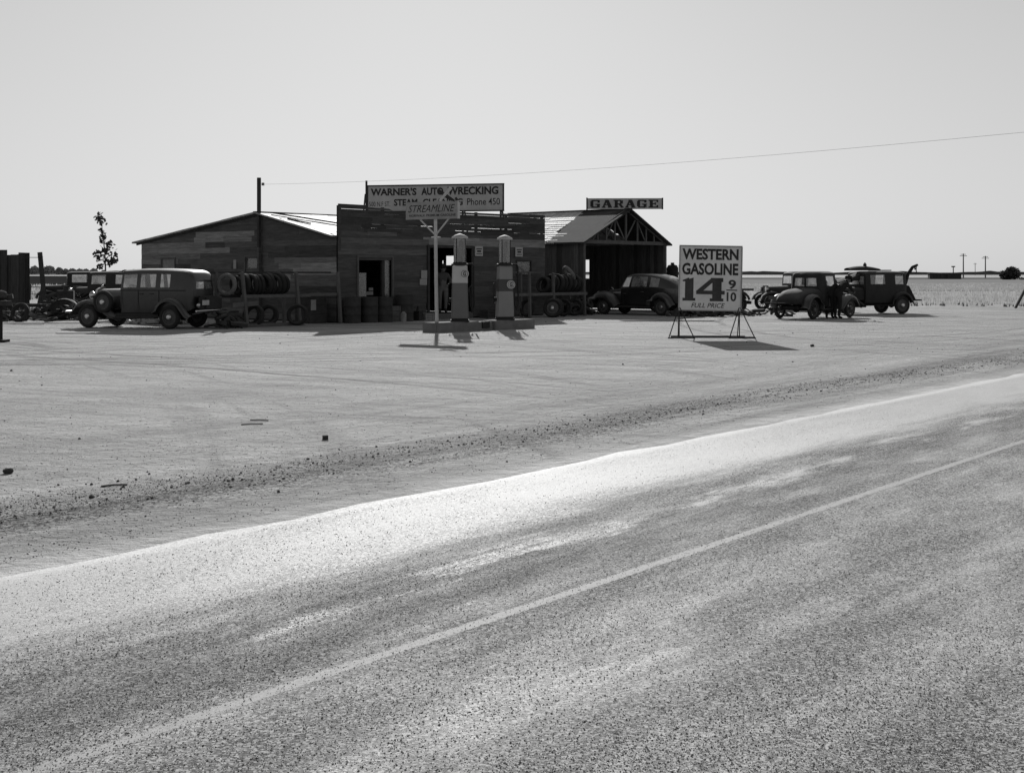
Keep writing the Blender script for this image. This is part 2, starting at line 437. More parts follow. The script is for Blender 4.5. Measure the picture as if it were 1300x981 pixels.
mb.build('rafter', M['darkwood'], shop)
mb = MB(); mb.bar((-.06, .0, EZ - .05), (-.06, RT, RZ - .05), .04, .13); mb.bar((-.06, RT, RZ - .05), (-.06, WD + .3, EZ - .08), .04, .13)
mb.build('barge_board', M['darkwood'], shop)

# ---- shed behind (the garage)
GS = 13.4; gar = thing('garage_building', 'open fronted plank garage with trussed gable and pale patchy roof', 'building', LB(GS, .05), BR)
GWd, GD, GE, GP = 6.0, 6.6, 3.06, 4.42
mb = MB()
vboards(mb, .0, GD, .04, GE - .02, .24, .0, .03, tone=(.6, 1.5), axis='y'); mb.build('left_wall', M['vwall'], gar)
mb = MB(); vboards(mb, .0, GD, .04, GE - .02, .22, GWd, .03, holes=((4.25, 4.72, 1.42, 2.3),), tone=(.6, 1.5), axis='y'); mb.build('right_wall', M['vwall'], gar)
mb = MB(); vboards(mb, .02, GWd - .02, .04, lambda x: GE + (GP - GE) * (1 - abs(x - 3) / 3) - .05, .25, GD, .03, tone=(.6, 1.6)); mb.build('back_wall', M['vwall'], gar)
for x in (.06, GWd - .06):
    mb = MB(); mb.box((x, .0, GE / 2 - .08), (.12, .12, GE - .16)); mb.build('post', M['timber'], gar)
mb = MB(); mb.box((GWd / 2, -.03, GE - .07), (GWd + .1, .05, .15)); mb.build('beam', M['timber'], gar)
mb = MB()
def gz(x): return GE + (GP - GE) * (1 - abs(x - 3) / 3) - .1
for x in (1.0, 1.6, 2.2, 3.0, 3.85, 4.5, 5.1):
    mb.bar((x, -.0, GE), (x, -.0, gz(x)), .07 if x != 3 else .1, .05, up=(0, 1, 0))
for a, b in ((3.0, 2.3), (3.0, 3.75)): mb.bar((a, .045, GE), (b, .045, gz(b)), .07, .03, up=(0, 1, 0))
mb.bar((1.6, .045, GE), (2.2, .045, gz(2.2)), .06, .03, up=(0, 1, 0)); mb.bar((4.5, .045, GE), (3.9, .045, gz(3.9)), .06, .03, up=(0, 1, 0)); mb.bar((.7, .045, GE), (1.1, .045, gz(1.1)), .06, .03, up=(0, 1, 0))
for sx in (-1, 1):
    mb.bar((3 + sx * (3.15 if sx < 0 else 3.05), -.06, GE - .12), (3, -.06, GP - .02), .05, .13)
    for yy in (2.5, 5): mb.bar((3 + sx * 3.0, yy, GE - .1), (3, yy, GP - .12), .05, .12)
mb.build('truss', M['timber'], gar)
mb = MB()
for i in range(16):
    for k in range(9):
        for sx in (-1, 1):
            ya = -.25 + (GD + .4) * k / 9 * 1.0; yb = -.25 + (GD + .4) * (k + 1) / 9
            ra, rb = i / 16, (i + 1) / 16
            ov = 3.3 if sx < 0 else 3.1; xa, xb = 3 + sx * ov * (1 - ra), 3 + sx * ov * (1 - rb)
            za, zb = GP - (GP - GE + .13) * (1 - ra), GP - (GP - GE + .13) * (1 - rb)
            dz = random.uniform(0, .01) + .015
            dark = yb < 2.45 - .5 * (1 - ra)
            if dark: continue
            mb.hexa([(xa, ya, za - .03), (xa, yb, za - .03), (xb, yb, zb - .03), (xb, ya, zb - .03),
                     (xa, ya, za + dz + .012), (xa, yb, za + dz + .012), (xb, yb, zb + dz), (xb, ya, zb + dz)], random.uniform(.72, 1.2))
mb.build('roof', M['roof2'], gar)
mb = MB()
for sx in (-1, 1):
    for i in range(8):
        ra, rb = i / 8, (i + 1) / 8
        ov = 3.3 if sx < 0 else 3.1; xa, xb = 3 + sx * ov * (1 - ra), 3 + sx * ov * (1 - rb)
        za, zb = GP - (GP - GE + .13) * (1 - ra), GP - (GP - GE + .13) * (1 - rb)
        ye = 1.7 + .6 * (ra + rb) / 2 + .0
        mb.hexa([(xa, -.3, za - .035), (xa, ye, za - .035), (xb, ye, zb - .035), (xb, -.3, zb - .035), (xa, -.3, za + .03), (xa, ye, za + .03), (xb, ye, zb + .03), (xb, -.3, zb + .03)], random.uniform(.85, 1.1))
mb.bar((3, -.3, GP + .03), (3, GD + .1, GP + .03), .3, .03)
mb.build('roof_patch', M['tar'], gar)

# ------------------------------------------------------------------ signs
def board_sign(name, label, loc, rz, w, h, mboard, trim=None, roll=0):
    t = thing(name, label, 'sign', loc, rz); t.rotation_euler = (0, roll, rz)
    mb = MB(); mb.box((0, 0, h / 2), (w, .04, h)); mb.build('board', mboard, t)
    if trim:
        mb = MB(); b = trim
        mb.box((0, -.01, b / 2), (w + .01, .07, b)); mb.box((0, -.01, h - b / 2), (w + .01, .07, b))
        for x in (-w / 2 + b / 2, w / 2 - b / 2): mb.box((x, -.01, h / 2), (b, .066, h - 2 * b))
        mb.build('trim', M['ink'], t)
    return t
def letters(t, lines, m='ink', y=-.026):
    for (body, x0, x1, z0, z1, bold, shear) in lines:
        mb = MB(); text_mesh(mb, body, x0, x1, z0, z1, y, bold, shear); mb.build('lettering', M[m], t)

# long roof sign; left end deeper than the right end
a, b = AT(466, 346, 51.9), AT(640, 346, 50.7); mid = (a + b) / 2; wid = (b - a).length
ws = board_sign('roof_sign', 'long white painted sign with dark border above the false front, advertising auto wrecking', Vector((mid.x, mid.y, 4.09)), math.atan2(b.y - a.y, b.x - a.x), wid, 1.09, M['sign'], .05)
hw = wid / 2
def sx(px): return -hw + (px - 466) / 174 * wid
def sz(py): return (268.5 - py) / 34.5 * 1.09
letters(ws, [("WARNER'S", sx(471), sx(530), sz(247.5), sz(238), .035, 0), ("AUTO", sx(536), sx(564), sz(247.5), sz(238), .035, 0), ("WRECKING", sx(569), sx(633), sz(247.5), sz(237.5), .035, 0),
             ("500 N.F ST.", sx(469), sx(496), sz(261), sz(255), .0, 0), ("STEAM", sx(501), sx(531), sz(260.5), sz(252), .03, 0), ("CLEANING", sx(538), sx(588.5), sz(260.5), sz(252), .03, 0),
             ("Phone 450", sx(594), sx(635), sz(260.5), sz(252), .005, 0)])
for x in (-hw - .05, -hw * .3, hw * .4, hw - .15):
    mb = MB(); top = 1.28 if x < -hw else 1.05
    mb.box((x, .07, (top - .85) / 2), (.07, .06, top + .85)); mb.bar((x - .05, .09, .75), (x - (.3 if x < -hw else 0), .9 if x > -hw else .35, -.75), .05, .05); mb.build('post', M['darkwood'], ws)

# sign over the garage gable
gs = board_sign('garage_sign', 'narrow white sign on the garage ridge with heavy slab lettering', Vector((AT(793, 346, 56).x, 56.05, 4.43)), R(-3), 3.2, .47, M['sign'])
def slab(mb, ch, x0, w, z0, h, y):
    """western slab letters out of bars"""
    def bx(a, b, c, d, k=0): mb.box((x0 + (a + b) / 2 * w, y - k * .002, z0 + (c + d) / 2 * h), ((b - a) * w, .004, (d - c) * h))
    def dg(a, c, b, d, th, k=1):
        a, b = x0 + a * w, x0 + b * w; c, d = z0 + c * h, z0 + d * h; t = th * w / 2; yy = y - .002 - k * .002
        mb.face([(a - t, yy, c), (a + t, yy, c), (b + t, yy, d), (b - t, yy, d)])
    if ch in 'G':
        bx(.02, .32, .15, .85); bx(.12, .72, .84, 1, 1); bx(.12, .78, 0, .16, 1); bx(.72, .94, .64, .98, 2); bx(.66, .94, .05, .42, 2); bx(.5, .98, .38, .5, 3)
    elif ch == 'A':
        dg(.16, .1, .46, .97, .2, 1); dg(.8, .1, .52, .97, .34, 2); bx(.3, .7, .3, .42, 3); bx(0, .36, 0, .13, 4); bx(.6, 1, 0, .13, 4); bx(.32, .62, .9, 1, 5)
    elif ch == 'R':
        bx(.12, .42, .05, .95); bx(0, .74, .86, 1, 1); bx(.3, .74, .42, .56, 1); bx(.64, .92, .5, .92, 2); dg(.86, .06, .58, .5, .28, 3); bx(0, .5, 0, .13, 4); bx(.7, 1, 0, .13, 4)
    elif ch == 'E':
        bx(.12, .42, .05, .95); bx(0, .94, .86, 1, 1); bx(0, .94, 0, .14, 1); bx(.3, .7, .44, .57, 2); bx(.78, .94, .68, .98, 3); bx(.78, .94, .02, .32, 3); bx(.6, .72, .36, .66, 3)
mb = MB(); x = -1.48
for ch in 'GARAGE':
    slab(mb, ch, x, .44, .06, .34, -.024); x += .502
mb.build('lettering', M['ink'], gs)
mb = MB(); mb.box((-1.62, 0, .2), (.06, .06, .6)); mb.build('end_post', M['ink'], gs)
mb = MB(); mb.box((1.63, 0, .235), (.06, .06, .5)); mb.build('end_post', M['ink'], gs)

# free-standing price sign
Wc = (G(863, 429) + G(938, 429)) / 2; rzw = R(-1.5)
wz = H + (346 - 396) / 48.8 ; ppm = 48.8
wsn = thing('price_sign', 'tall white gasoline price board on thin iron trestle feet at the roadside', 'sign', Wc, rzw)
bw, bh = 1.61, 1.70; bz = .70
mb = MB(); mb.box((0, 0, bz + bh / 2), (bw, .045, bh)); bd = mb.build('board', M['signwhite'], wsn); bd.rotation_euler = (0, R(1.0), 0)
mb = MB()
for q in ((0, bz + .012, bw + .02, .025), (0, bz + bh - .012, bw + .02, .03), (-bw / 2, bz + bh / 2, .025, bh - .06), (bw / 2, bz + bh / 2, .03, bh - .06)):
    mb.box((q[0], -.012, q[1]), (q[2], .06, q[3]))
mb.build('edge_strip', M['signdim'], bd)
def wx(px): return (px - 901.5) / 77.5 * bw
def wzz(py): return bz + (395.5 - py) / 82 * bh
for (body, x0, x1, z0, z1, bold, sh) in (("WESTERN", wx(866), wx(936), wzz(331.5), wzz(317.5), .035, 0), ("GASOLINE", wx(866), wx(936), wzz(350.5), wzz(335.5), .035, 0),
        ("9", wx(924), wx(933.5), wzz(367.5), wzz(356), .03, 0), ("10", wx(922), wx(934), wzz(383), wzz(371.5), .03, 0), ("FULL PRICE", wx(878), wx(920), wzz(391.5), wzz(385.5), .008, .28)):
    mb = MB(); text_mesh(mb, body, x0, x1, z0, z1, -.027, bold, sh); mb.build('lettering', M['ink' if '9' not in body and '10' not in body else 'inkgrey'], bd)
mb = MB()
def poly(pts, k=0): mb.face([(wx(p[0]), -.027 - k * .001, wzz(p[1])) for p in pts])
# heavy slab numerals
poly([(870, 357), (880.5, 354), (880.5, 380), (870, 380)]); poly([(867, 357.2), (871, 355.5), (875, 354), (875, 358.5), (867, 358.8)], 1); poly([(867, 379.5), (883, 379.5), (883, 383), (867, 383)], 1)
poly([(902, 354), (917.5, 354), (917.5, 359), (902, 359)], 1); poly([(904, 357), (915.5, 357), (915.5, 381), (904, 381)]); poly([(901, 379.6), (918, 379.6), (918, 383.2), (901, 383.2)], 1)
poly([(884, 370.5), (902, 355), (904.5, 355), (904.5, 359.5), (893, 369.8), (890, 374), (884, 374)], 2); poly([(884, 370), (919.5, 370), (919.5, 374.6), (884, 374.6)], 3)
mb.build('lettering', M['inkgrey'], bd)
mb = MB(); mb.face([(wx(921.5), -.027, wzz(369.6)), (wx(935), -.027, wzz(369.6)), (wx(935), -.027, wzz(368.2)), (wx(921.5), -.027, wzz(368.2))]); mb.build('lettering', M['inkgrey'], bd)
mb = MB(); mb.tube([(-1.0, -.0, .02), (1.15, 0, .02)], .016); mb.tube([(-.95, .55, .02), (1.0, .5, .02)], .016); mb.build('base_rod', M['iron'], wsn)
for s in (-1, 1):
    x = s * .78
    mb = MB(); p = (x, .0, bz + .12)
    for q in ((x - .3, -.28, 0), (x + .36, -.3, 0), (x + .02, .5, 0), (x, 0, 0)): mb.tube([p, q], .014)
    mb.tube([(x - .32, -.28, .015), (x + .38, -.3, .015)], .013); mb.tube([(x, 0, bz), (x, 0.0, bz + 1.2)], .014)
    mb.build('trestle_foot', M['iron'], wsn)

# pole sign at the pump island
P0 = G(554, 420.5); dS = Vector((.84, -.54, 0)); rs = math.atan2(dS.y, dS.x)
ps = thing('pole_sign', 'small slanted-letter gasoline sign with a model airplane on a white pole', 'sign', P0, rs)
mb = MB(); mb.tube([(0, .03, 0), (-.03, .03, 1.5), (-.06, .03, 3.6)], [.06, .055, .05], 10); mb.build('pole', M['polepaint'], ps)
mb = MB(); mb.box((-.12, -.05, 3.50), (1.86, .06, .51)); bd = mb.build('board', M['signdim'], ps)
mb = MB(); mb.box((.825, -.05, 3.5), (.03, .08, .52)); mb.build('edge_strip', M['polepaint'], bd)
for body, x0, x1, z0, z1, bold, sh in (("STREAMLINE", -.96, .72, 3.45, 3.66, .0, .35), ("NORWALK PREMIUM GASOLINE", -.92, .74, 3.32, 3.39, .015, 0)):
    mb = MB(); text_mesh(mb, body, x0, x1, z0, z1, -.084, bold, sh); mb.build('lettering', M['ink'], bd)
for s in (-1, 1):
    mb = MB(); mb.bar((-.05, .03, 2.78), (-.08 + s * .55, .0, 3.28), .035, .035); mb.build('brace', M['polepaint'], ps)
mb = MB(); mb.tube([(-.2, .03, 2.72), (.12, .03, 2.72)], .02); mb.build('collar', M['polepaint'], ps)
mb = MB()      # airplane cut-out: slanting fuselage, crossed wing and tail
mb.tube([(.10, -.05, 4.08), (.35, -.05, 3.92), (.80, -.05, 3.68)], [.045, .06, .025], 8)
mb.prism([(.68, 3.83), (.74, 3.86), (.86, 3.72), (.80, 3.68)], -.056, -.038)
ao = mb.build('airplane_ornament', M['ink'], ps)
mb = MB(); mb.prism([(.16, 3.77), (.24, 3.75), (.64, 4.10), (.55, 4.16)], -.125, -.105); mb.build('wing', M['polepaint'], ao)

# notices and small plates
def plate(name, label, o, w, h, m, wall='f', txt=None):
    mb = MB(); mb.box((0, 0, 0), (w, .02, h)); ob = mb.build(name, m, None, o, BR if wall == 'f' else BR + math.pi / 2 + math.pi)
    return tag(ob, label, 'notice' if 'sign' not in name else 'sign')
plate('paper_notice', 'upper pale paper tacked beside the doorway', LB(4.02, -.07, 1.63), .30, .30, M['paper'])
plate('paper_notice', 'lower pale paper tacked beside the doorway', LB(3.98, -.07, 1.36), .36, .22, M['paper'])
plate('paper_notice', 'small white card on the gable end left of the little window', LB(-.06, 5.6, 2.0), .16, .33, M['paper'], 'g')
for lab, s in (('small square white sign beside the doorway behind the dark pump', 6.9), ('small square white sign behind the light grey pump', 9.2)):
    w = MB(); w.box((0, 0, 0), (.42, .03, .36)); so = tag(w.build('wall_sign', M['sign'], None, LB(s, -.09, 2.5), BR), lab, 'sign')
    w = MB(); w.box((0, -.018, .09), (.3, .004, .04)); w.box((0, -.018, 0), (.22, .004, .07)); w.box((0, -.018, -.1), (.3, .004, .03)); w.build('lettering', M['inkgrey'], so)
# ------------------------------------------------------------------ pump island
I0 = Vector((-2.32, 36.43, 0)); I1 = Vector((.70, 39.62, 0)); iu = (I1 - I0).normalized(); IL = (I1 - I0).length; ir = math.atan2(iu.y, iu.x)
def LI(s, t, z=0): return I0 + iu * s + Vector((-iu.y, iu.x, 0)) * t + Vector((0, 0, z))
isl = thing('pump_island', 'low concrete kerb block carrying the two fuel pumps', 'island', I0, ir)
mb = MB(); mb.box((1.14, .30, .13), (1.72, .6, .30)); mb.box((2.32, .33, .12), (.66, .5, .27)); mb.box((3.52, .30, .13), (1.76, .6, .30))
bmesh.ops.bevel(mb.bm, geom=mb.bm.edges[:], offset=.018, segments=2, affect='EDGES'); mb.build('kerb_block', M['conc'], isl)
mb = MB(); mb.box((2.32, .07, .17), (.3, .06, .2)); mb.build('hatch', M['iron'], isl)
def pump(label, loc, rz, mbody, mpanel, pz, hose_s, emb_x):
    t = thing('fuel_pump', label, 'fuel pump', loc, rz, 'fuel pumps on the island')
    def sq(w0, w1, z0, z1, b=.03, tone=1):
        mb = MB(); mb.hexa([(-w0, -w0, z0), (w0, -w0, z0), (w0, w0, z0), (-w0, w0, z0), (-w1, -w1, z1), (w1, -w1, z1), (w1, w1, z1), (-w1, w1, z1)], tone)
        bmesh.ops.bevel(mb.bm, geom=mb.bm.edges[:], offset=b, segments=2, affect='EDGES'); return mb
    sq(.28, .26, 0, .07, .015).build('base', M['iron'], t, smooth=40)
    wt = lambda z: .255 - .045 * (z - .07) / 1.55
    sq(wt(.07), wt(1.62), .07, 1.62).build('body', mbody, t, smooth=40)
    sq(wt(pz[0]) + .006, wt(pz[1]) + .006, pz[0], pz[1], .02).build('panel', mpanel, t, smooth=40)
    e = MB(); mm = Matrix.Translation((emb_x, -wt((pz[0] + pz[1]) / 2) - .012, (pz[0] + pz[1]) / 2 + .02)) @ Matrix.Rotation(R(90), 4, 'X')
    e.lathe([(0, .0), (.125, .0), (.125, .012), (0, .012)], 20, mm); em = e.build('emblem', M['pump_w'], t)
    e = MB(); e.lathe([(.10, .014), (.085, .016), (.085, .014)], 20, mm); text_mesh(e, 'G', emb_x - .045, emb_x + .045, (pz[0] + pz[1]) / 2 - .045, (pz[0] + pz[1]) / 2 + .085, -wt((pz[0] + pz[1]) / 2) - .028, .05); e.build('emblem_ring', M['pump_band'], em)
    e = MB(); e.lathe([(.24, 1.62), (.25, 1.64), (.25, 1.67), (.2, 1.70), (.2, 1.72)], 24, None, cap=True); e.build('collar', M['iron'], t, smooth=40)
    e = MB(); e.lathe([(.18, 1.71), (.18, 2.40)], 28); e.build('glass_cylinder', M['pumpglass'], t, smooth=40)
    e = MB(); e.tube([(0.03, 0, 1.70), (.03, 0, 2.37)], .035); e.box((.03, .02, 2.03), (.11, .02, .6))
    for k in range(4):
        a = R(45 + 90 * k + 12); e.tube([(.185 * math.cos(a), .185 * math.sin(a), 1.68), (.185 * math.cos(a), .185 * math.sin(a), 2.42)], .013, 6)
    e.build('gauge_rods', M['iron'], t)
    e = MB(); e.lathe([(.18, 2.40), (.235, 2.405), (.24, 2.43), (.22, 2.46), (.13, 2.51), (.05, 2.54), (.0, 2.55)], 28); e.build('cap', M['cap'], t, smooth=50)
    e = MB(); e.tube([(hose_s * .2, -.02, 1.66), (hose_s * .36, -.02, 1.67), (hose_s * .40, -.02, 1.60), (hose_s * .40, .0, 1.1), (hose_s * .42, .0, .5), (hose_s * .37, .02, .28), (hose_s * .31, .03, .45), (hose_s * .29, .02, .8)], .024, 8)
    hs = e.build('hose', M['rubber'] if hose_s > 0 and emb_x > .1 else M['timber'], t, smooth=60)
    e = MB(); e.tube([(hose_s * .29, .02, .78), (hose_s * .27, 0, .98), (hose_s * .33, -.02, 1.04)], [.022, .03, .014], 8); e.box((hose_s * .27, 0, .9), (.05, .06, .12)); e.build('nozzle', M['iron'], hs)
    e = MB(); e.tube([(-.29, 0, .5), (-.33, 0, .5), (-.33, -.02, 1.1)], .016, 6); e.box((-.28, 0, .62), (.06, .1, .12)); e.build('pump_handle', M['iron'], t)
    e = MB(); e.box((.0, -.01, .085), (.5, .53, .02)); e.build('drip_plate', M['iron'], t)
    return t
pump('dark fuel pump with white upper panel and glass cylinder beside the pole', LI(1.48, .29, .28), R(3), M['pump_a'], M['pump_w'], (1.10, 1.63), 1, .13)
pump('lighter grey fuel pump with dark band and round emblem', LI(3.36, .29, .28), R(8), M['pump_b'], M['pump_band'], (.84, 1.24), 1, .16)

# ------------------------------------------------------------------ tyres
def tyre_mesh(r=.35, w=.15, inner=.235):
    mb = MB(); h = w / 2
    mb.lathe([(inner, -h * .55), (inner + .03, -h * .8), ((r + inner) / 2, -h), (r - .03, -h * .85), (r - .006, -h * .6), (r, -h * .2), (r - .004, 0), (r, h * .2), (r - .006, h * .6), (r - .03, h * .85), ((r + inner) / 2, h), (inner + .03, h * .8), (inner, h * .55), (inner + .01, 0), (inner, -h * .55)], 30)
    for a in range(30):
        pass
    return mb.mesh('tyre', M['rubber'], 50)
TY = tyre_mesh(); TYP = TY.copy(); TYP.materials.clear(); TYP.materials.append(M['rubberpale'])
def tyre(loc, axis, label, me=TY, group=None, scale=1.0):
    o = link('loose_tyre', me, None, loc); o.rotation_euler = Vector(axis).to_track_quat('Z', 'Y').to_euler(); o.scale = (scale,) * 3
    return tag(o, label, 'tyre', group)
# left rack: continues the line of the false front to the left
rk = thing('tyre_rack', 'rough timber tyre rack in front of the gable end, left of the workshop', 'rack', C0, BR, 'timber tyre racks')
for s, t, l in ((-4.75, .25, 0), (-4.15, -.45, -.14), (-2.05, -.45, -.12), (-2.1, .3, 0), (-.25, -.35, -.06)):
    mb = MB(); mb.bar((s + l, t, 1.72), (s, t - .08, 0), .09, .09); mb.build('post', M['timber'], rk)
mb = MB(); mb.bar((-4.9, .28, 1.70), (-.1, .28, 1.70), .08, .06); mb.build('top_rail', M['darkwood'], rk)
mb = MB(); mb.bar((-4.3, -.42, .96), (-1.55, -.42, .96), .06, .10); mb.build('shelf_rail', M['timber'], rk)
mb = MB(); mb.bar((-1.5, -.34, .98), (-.2, -.34, .98), .06, .10); mb.build('shelf_rail', M['timber'], rk)
mb = MB(); mb.bar((-4.7, .26, .96), (-.3, .26, .96), .06, .10); mb.build('shelf_rail', M['darkwood'], rk)
mb = MB(); mb.bar((-4.9, -.5, .06), (-1.9, -.5, .06), .12, .1); mb.build('ground_sill', M['timber'], rk)
mb = MB(); mb.bar((-4.7, -.52, .7), (-3.7, -.5, .74), .03, .14); mb.build('brace_board', M['timber'], rk)
n = 12
for i in range(n):
    s = -4.42 + i * .182
    sc_t = random.uniform(.86, 1.06)
    ax = U.copy(); ax.rotate(Matrix.Rotation(random.uniform(-.2, .2) + (.0 if i else .2), 3, 'Z')); ax.z = random.uniform(-.08, .08) + (.1 if i else 0)
    if i == 0: tyre(LB(-4.62, -.12, 1.33), ax, 'pale worn tyre at the left end of the left rack', TYP, None)
    else: tyre(LB(s, -.08 + random.uniform(-.05, .05), 1.02 + .33 * sc_t), ax, 'black tyre in the upright row on the left timber rack', TY, 'tyres in a row on the left rack', sc_t)
fc = lambda x, y: Vector((x, y, .12))
for s, t, d, lab in ((-3.75, -.35, (-.35, -1, .25), 'dark tyre leaning under the left rack, first from the left'), (-3.1, -.2, (.3, -1, .3), 'dark tyre leaning under the middle of the left rack'), (-2.35, -.75, (-.1, -1, .22), 'dark tyre standing on the sill at the right post of the left rack')):
    tyre(LB(s, t, .35), d, lab)
for s in (-3.4, -2.75):
    tyre(LB(s, .25, .34), (-.4, -.8, .3), 'dark tyre deep in the shade under the left rack', TY, 'shaded tyres under the left rack')
# right rack: in front of the right part of the false front
rk2 = thing('tyre_rack', 'low timber tyre rack right of the light grey pump', 'rack', LB(7.2, -1.3), BR, 'timber tyre racks')
for s, t, h in ((-.1, .35, 1.72), (.75, -.42, 1.74), (1.2, .4, 1.7), (2.15, -.42, 1.68), (4.1, .35, 1.1), (4.1, -.4, 1.0)):
    mb = MB(); mb.bar((s - .04, t, h), (s, t, 0), .09, .09); mb.build('post', M['timber'], rk2)
for t, m_ in ((-.42, 'timber'), (.36, 'darkwood')):
    mb = MB(); mb.bar((-.2, t, .88), (4.2, t, .88), .06, .11); mb.build('shelf_rail', M[m_], rk2)
mb = MB(); mb.bar((-.2, .36, 1.72), (2.3, .36, 1.70), .06, .06); mb.build('top_rail', M['timber'], rk2)
for i in range(12):
    sc_t = random.uniform(.86, 1.07)
    ax = U.copy(); ax.rotate(Matrix.Rotation(random.uniform(-.2, .2) - .15, 3, 'Z')); ax.z = -.16 + random.uniform(-.05, .05)
    tyre(LB(9.15 + i * .185, -1.36 + random.uniform(-.05, .05), .94 + .33 * sc_t), ax, 'black tyre in the upright row on the right timber rack', TY, 'tyres in a row on the right rack', sc_t)
ax = U + N * -.5; tyre(LB(10.75, -1.35, 1.66), ax + Vector((0, 0, .8)), 'worn tyre lying slanted on top of the right rack row', TYP)
# wheels standing on the ground by the right rack
def loose_wheel(label, loc, axis, s=1):
    t = thing('loose_wheel', label, 'wheel', loc); t.rotation_euler = Vector(axis).to_track_quat('Z', 'Y').to_euler(); t.scale = (s,) * 3
    link('tyre', TY, t)
    mb = MB(); mb.lathe([(.236, -.05), (.22, .03), (.15, .02), (.12, .05), (0.07, .05), (.07, .0)], 24); mb.build('rim', M['rim'], t, smooth=40)
    mb = MB(); mb.lathe([(.07, .05), (.06, .085), (.02, .1), (0, .1)], 16); mb.build('hub_cap', M['chrome'] if 'bright' in label else M['rim'], t, smooth=40)
    return t
loose_wheel('spoked wheel with bright hub leaning at the foot of the right rack', LB(8.95, -2.0, .36), (-.25, -1, .28), 1.05)
tyre(LB(9.35, -1.75, .36), (-.3, -1, .3), 'bare tyre leaning behind the bright hubbed wheel', TY, None, 1.08)
tyre(LB(8.4, -1.2, .36), (-.8, -.8, .2), 'tyre standing in the shade under the left end of the right rack')
for s in (10.2, 10.9): tyre(LB(s, -1.5, .34), (-.2, -1, .3), 'tyre in the shade under the right end of the right rack', TY, 'shaded tyres under the right rack')

# ------------------------------------------------------------------ barrels, crates and clutter along the front
def barrel(label, loc, r=.29, h=.88, m='rust', group='drums under the shop window'):
    mb = MB(); mb.lathe([(0, h - .02), (r - .02, h - .02), (r - .015, h), (r, h), (r, h * .68), (r + .012, h * .66), (r, h * .64), (r, h * .36), (r + .012, h * .34), (r, h * .32), (r, 0), (0, 0)], 24)
    o = mb.build('oil_drum', M[m], None, loc, 0, smooth=40); return tag(o, label, 'drum', group)
barrel('dark oil drum at the left corner of the false front', LB(.25, -.45)); barrel('dark oil drum under the left edge of the shop window', LB(.98, -.5))
barrel('dark oil drum under the middle of the shop window', LB(1.6, -.55), .3, .86); barrel('ribbed oil drum right of the shop window, with a pale can beside it', LB(2.62, -.5), .32, .92)
def crate(label, loc, d, rz, m='timber'):
    mb = MB(); x, y, z = d
    for k in range(3):
        zz = z * (k + .5) / 3
        mb.box((0, -y / 2, zz), (x, .02, z / 3 - .012)); mb.box((0, y / 2, zz), (x, .02, z / 3 - .012))
        mb.box((-x / 2 + .01, 0, zz), (.02, y - .02, z / 3 - .012)); mb.box((x / 2 - .01, 0, zz), (.02, y - .02, z / 3 - .012))
    mb.box((0, 0, .012), (x - .04, y - .02, .02)); mb.box((0, 0, z - .03), (x - .04, y - .03, .02))
    for sx_ in (-1, 1): mb.box((sx_ * (x / 2 - .03), -y / 2 - .02, z / 2), (.05, .018, z))
    o = mb.build('crate', M[m], None, loc, rz); return tag(o, label, 'crate')
crate('small pale crate on the ground beside the doorway', LB(3.85, -.35), (.42, .3, .26), BR, 'palewood')
crate('wooden crate on edge below the shop window', LB(2.1, -.4), (.5, .4, .55), BR)
crate('large slatted crate between the left rack and the false front', LB(-.72, .55), (.75, .7, .92), BR, 'darkwood')
crate('low box in shade behind the pump island', LB(6.9, -.6), (.6, .4, .3), BR, 'darkwood')
mb = MB(); mb.lathe([(0, 0), (.1, 0), (.1, .28), (.06, .33), (.03, .36), (0, .36)], 16); tag(mb.build('oil_can', M['palewood'], None, LB(2.15, -.95), 0, smooth=40), 'small pale oil can between the drums', 'can')
mb = MB(); mb.box((0, 0, .17), (.3, .3, .34), .3); mb.tube([(0, 0, .3), (.05, 0, .5)], .04); tag(mb.build('battery_box', M['iron'], None, LB(3.35, -.4), BR), 'dark squat battery left of the pale crate', 'battery')
mb = MB(); mb.box((0, 0, 0), (.36, .02, .12)); mb.box((.1, .02, .14), (.2, .02, .1)); tag(mb.build('parts_tray', M['palewood'], None, LB(1.65, .25, .98), BR), 'pale tray on the inside sill of the shop window', 'tray')
mb = MB(); mb.box((0, 0, .0), (.22, .02, .35)); mb.box((0, -.012, .06), (.16, .006, .05)); mb.box((0, -.012, -.08), (.12, .006, .05)); tag(mb.build('painted_card', M['signdim'], None, LB(-.92, .17, .62), BR), 'small pale card on the slatted crate', 'card')

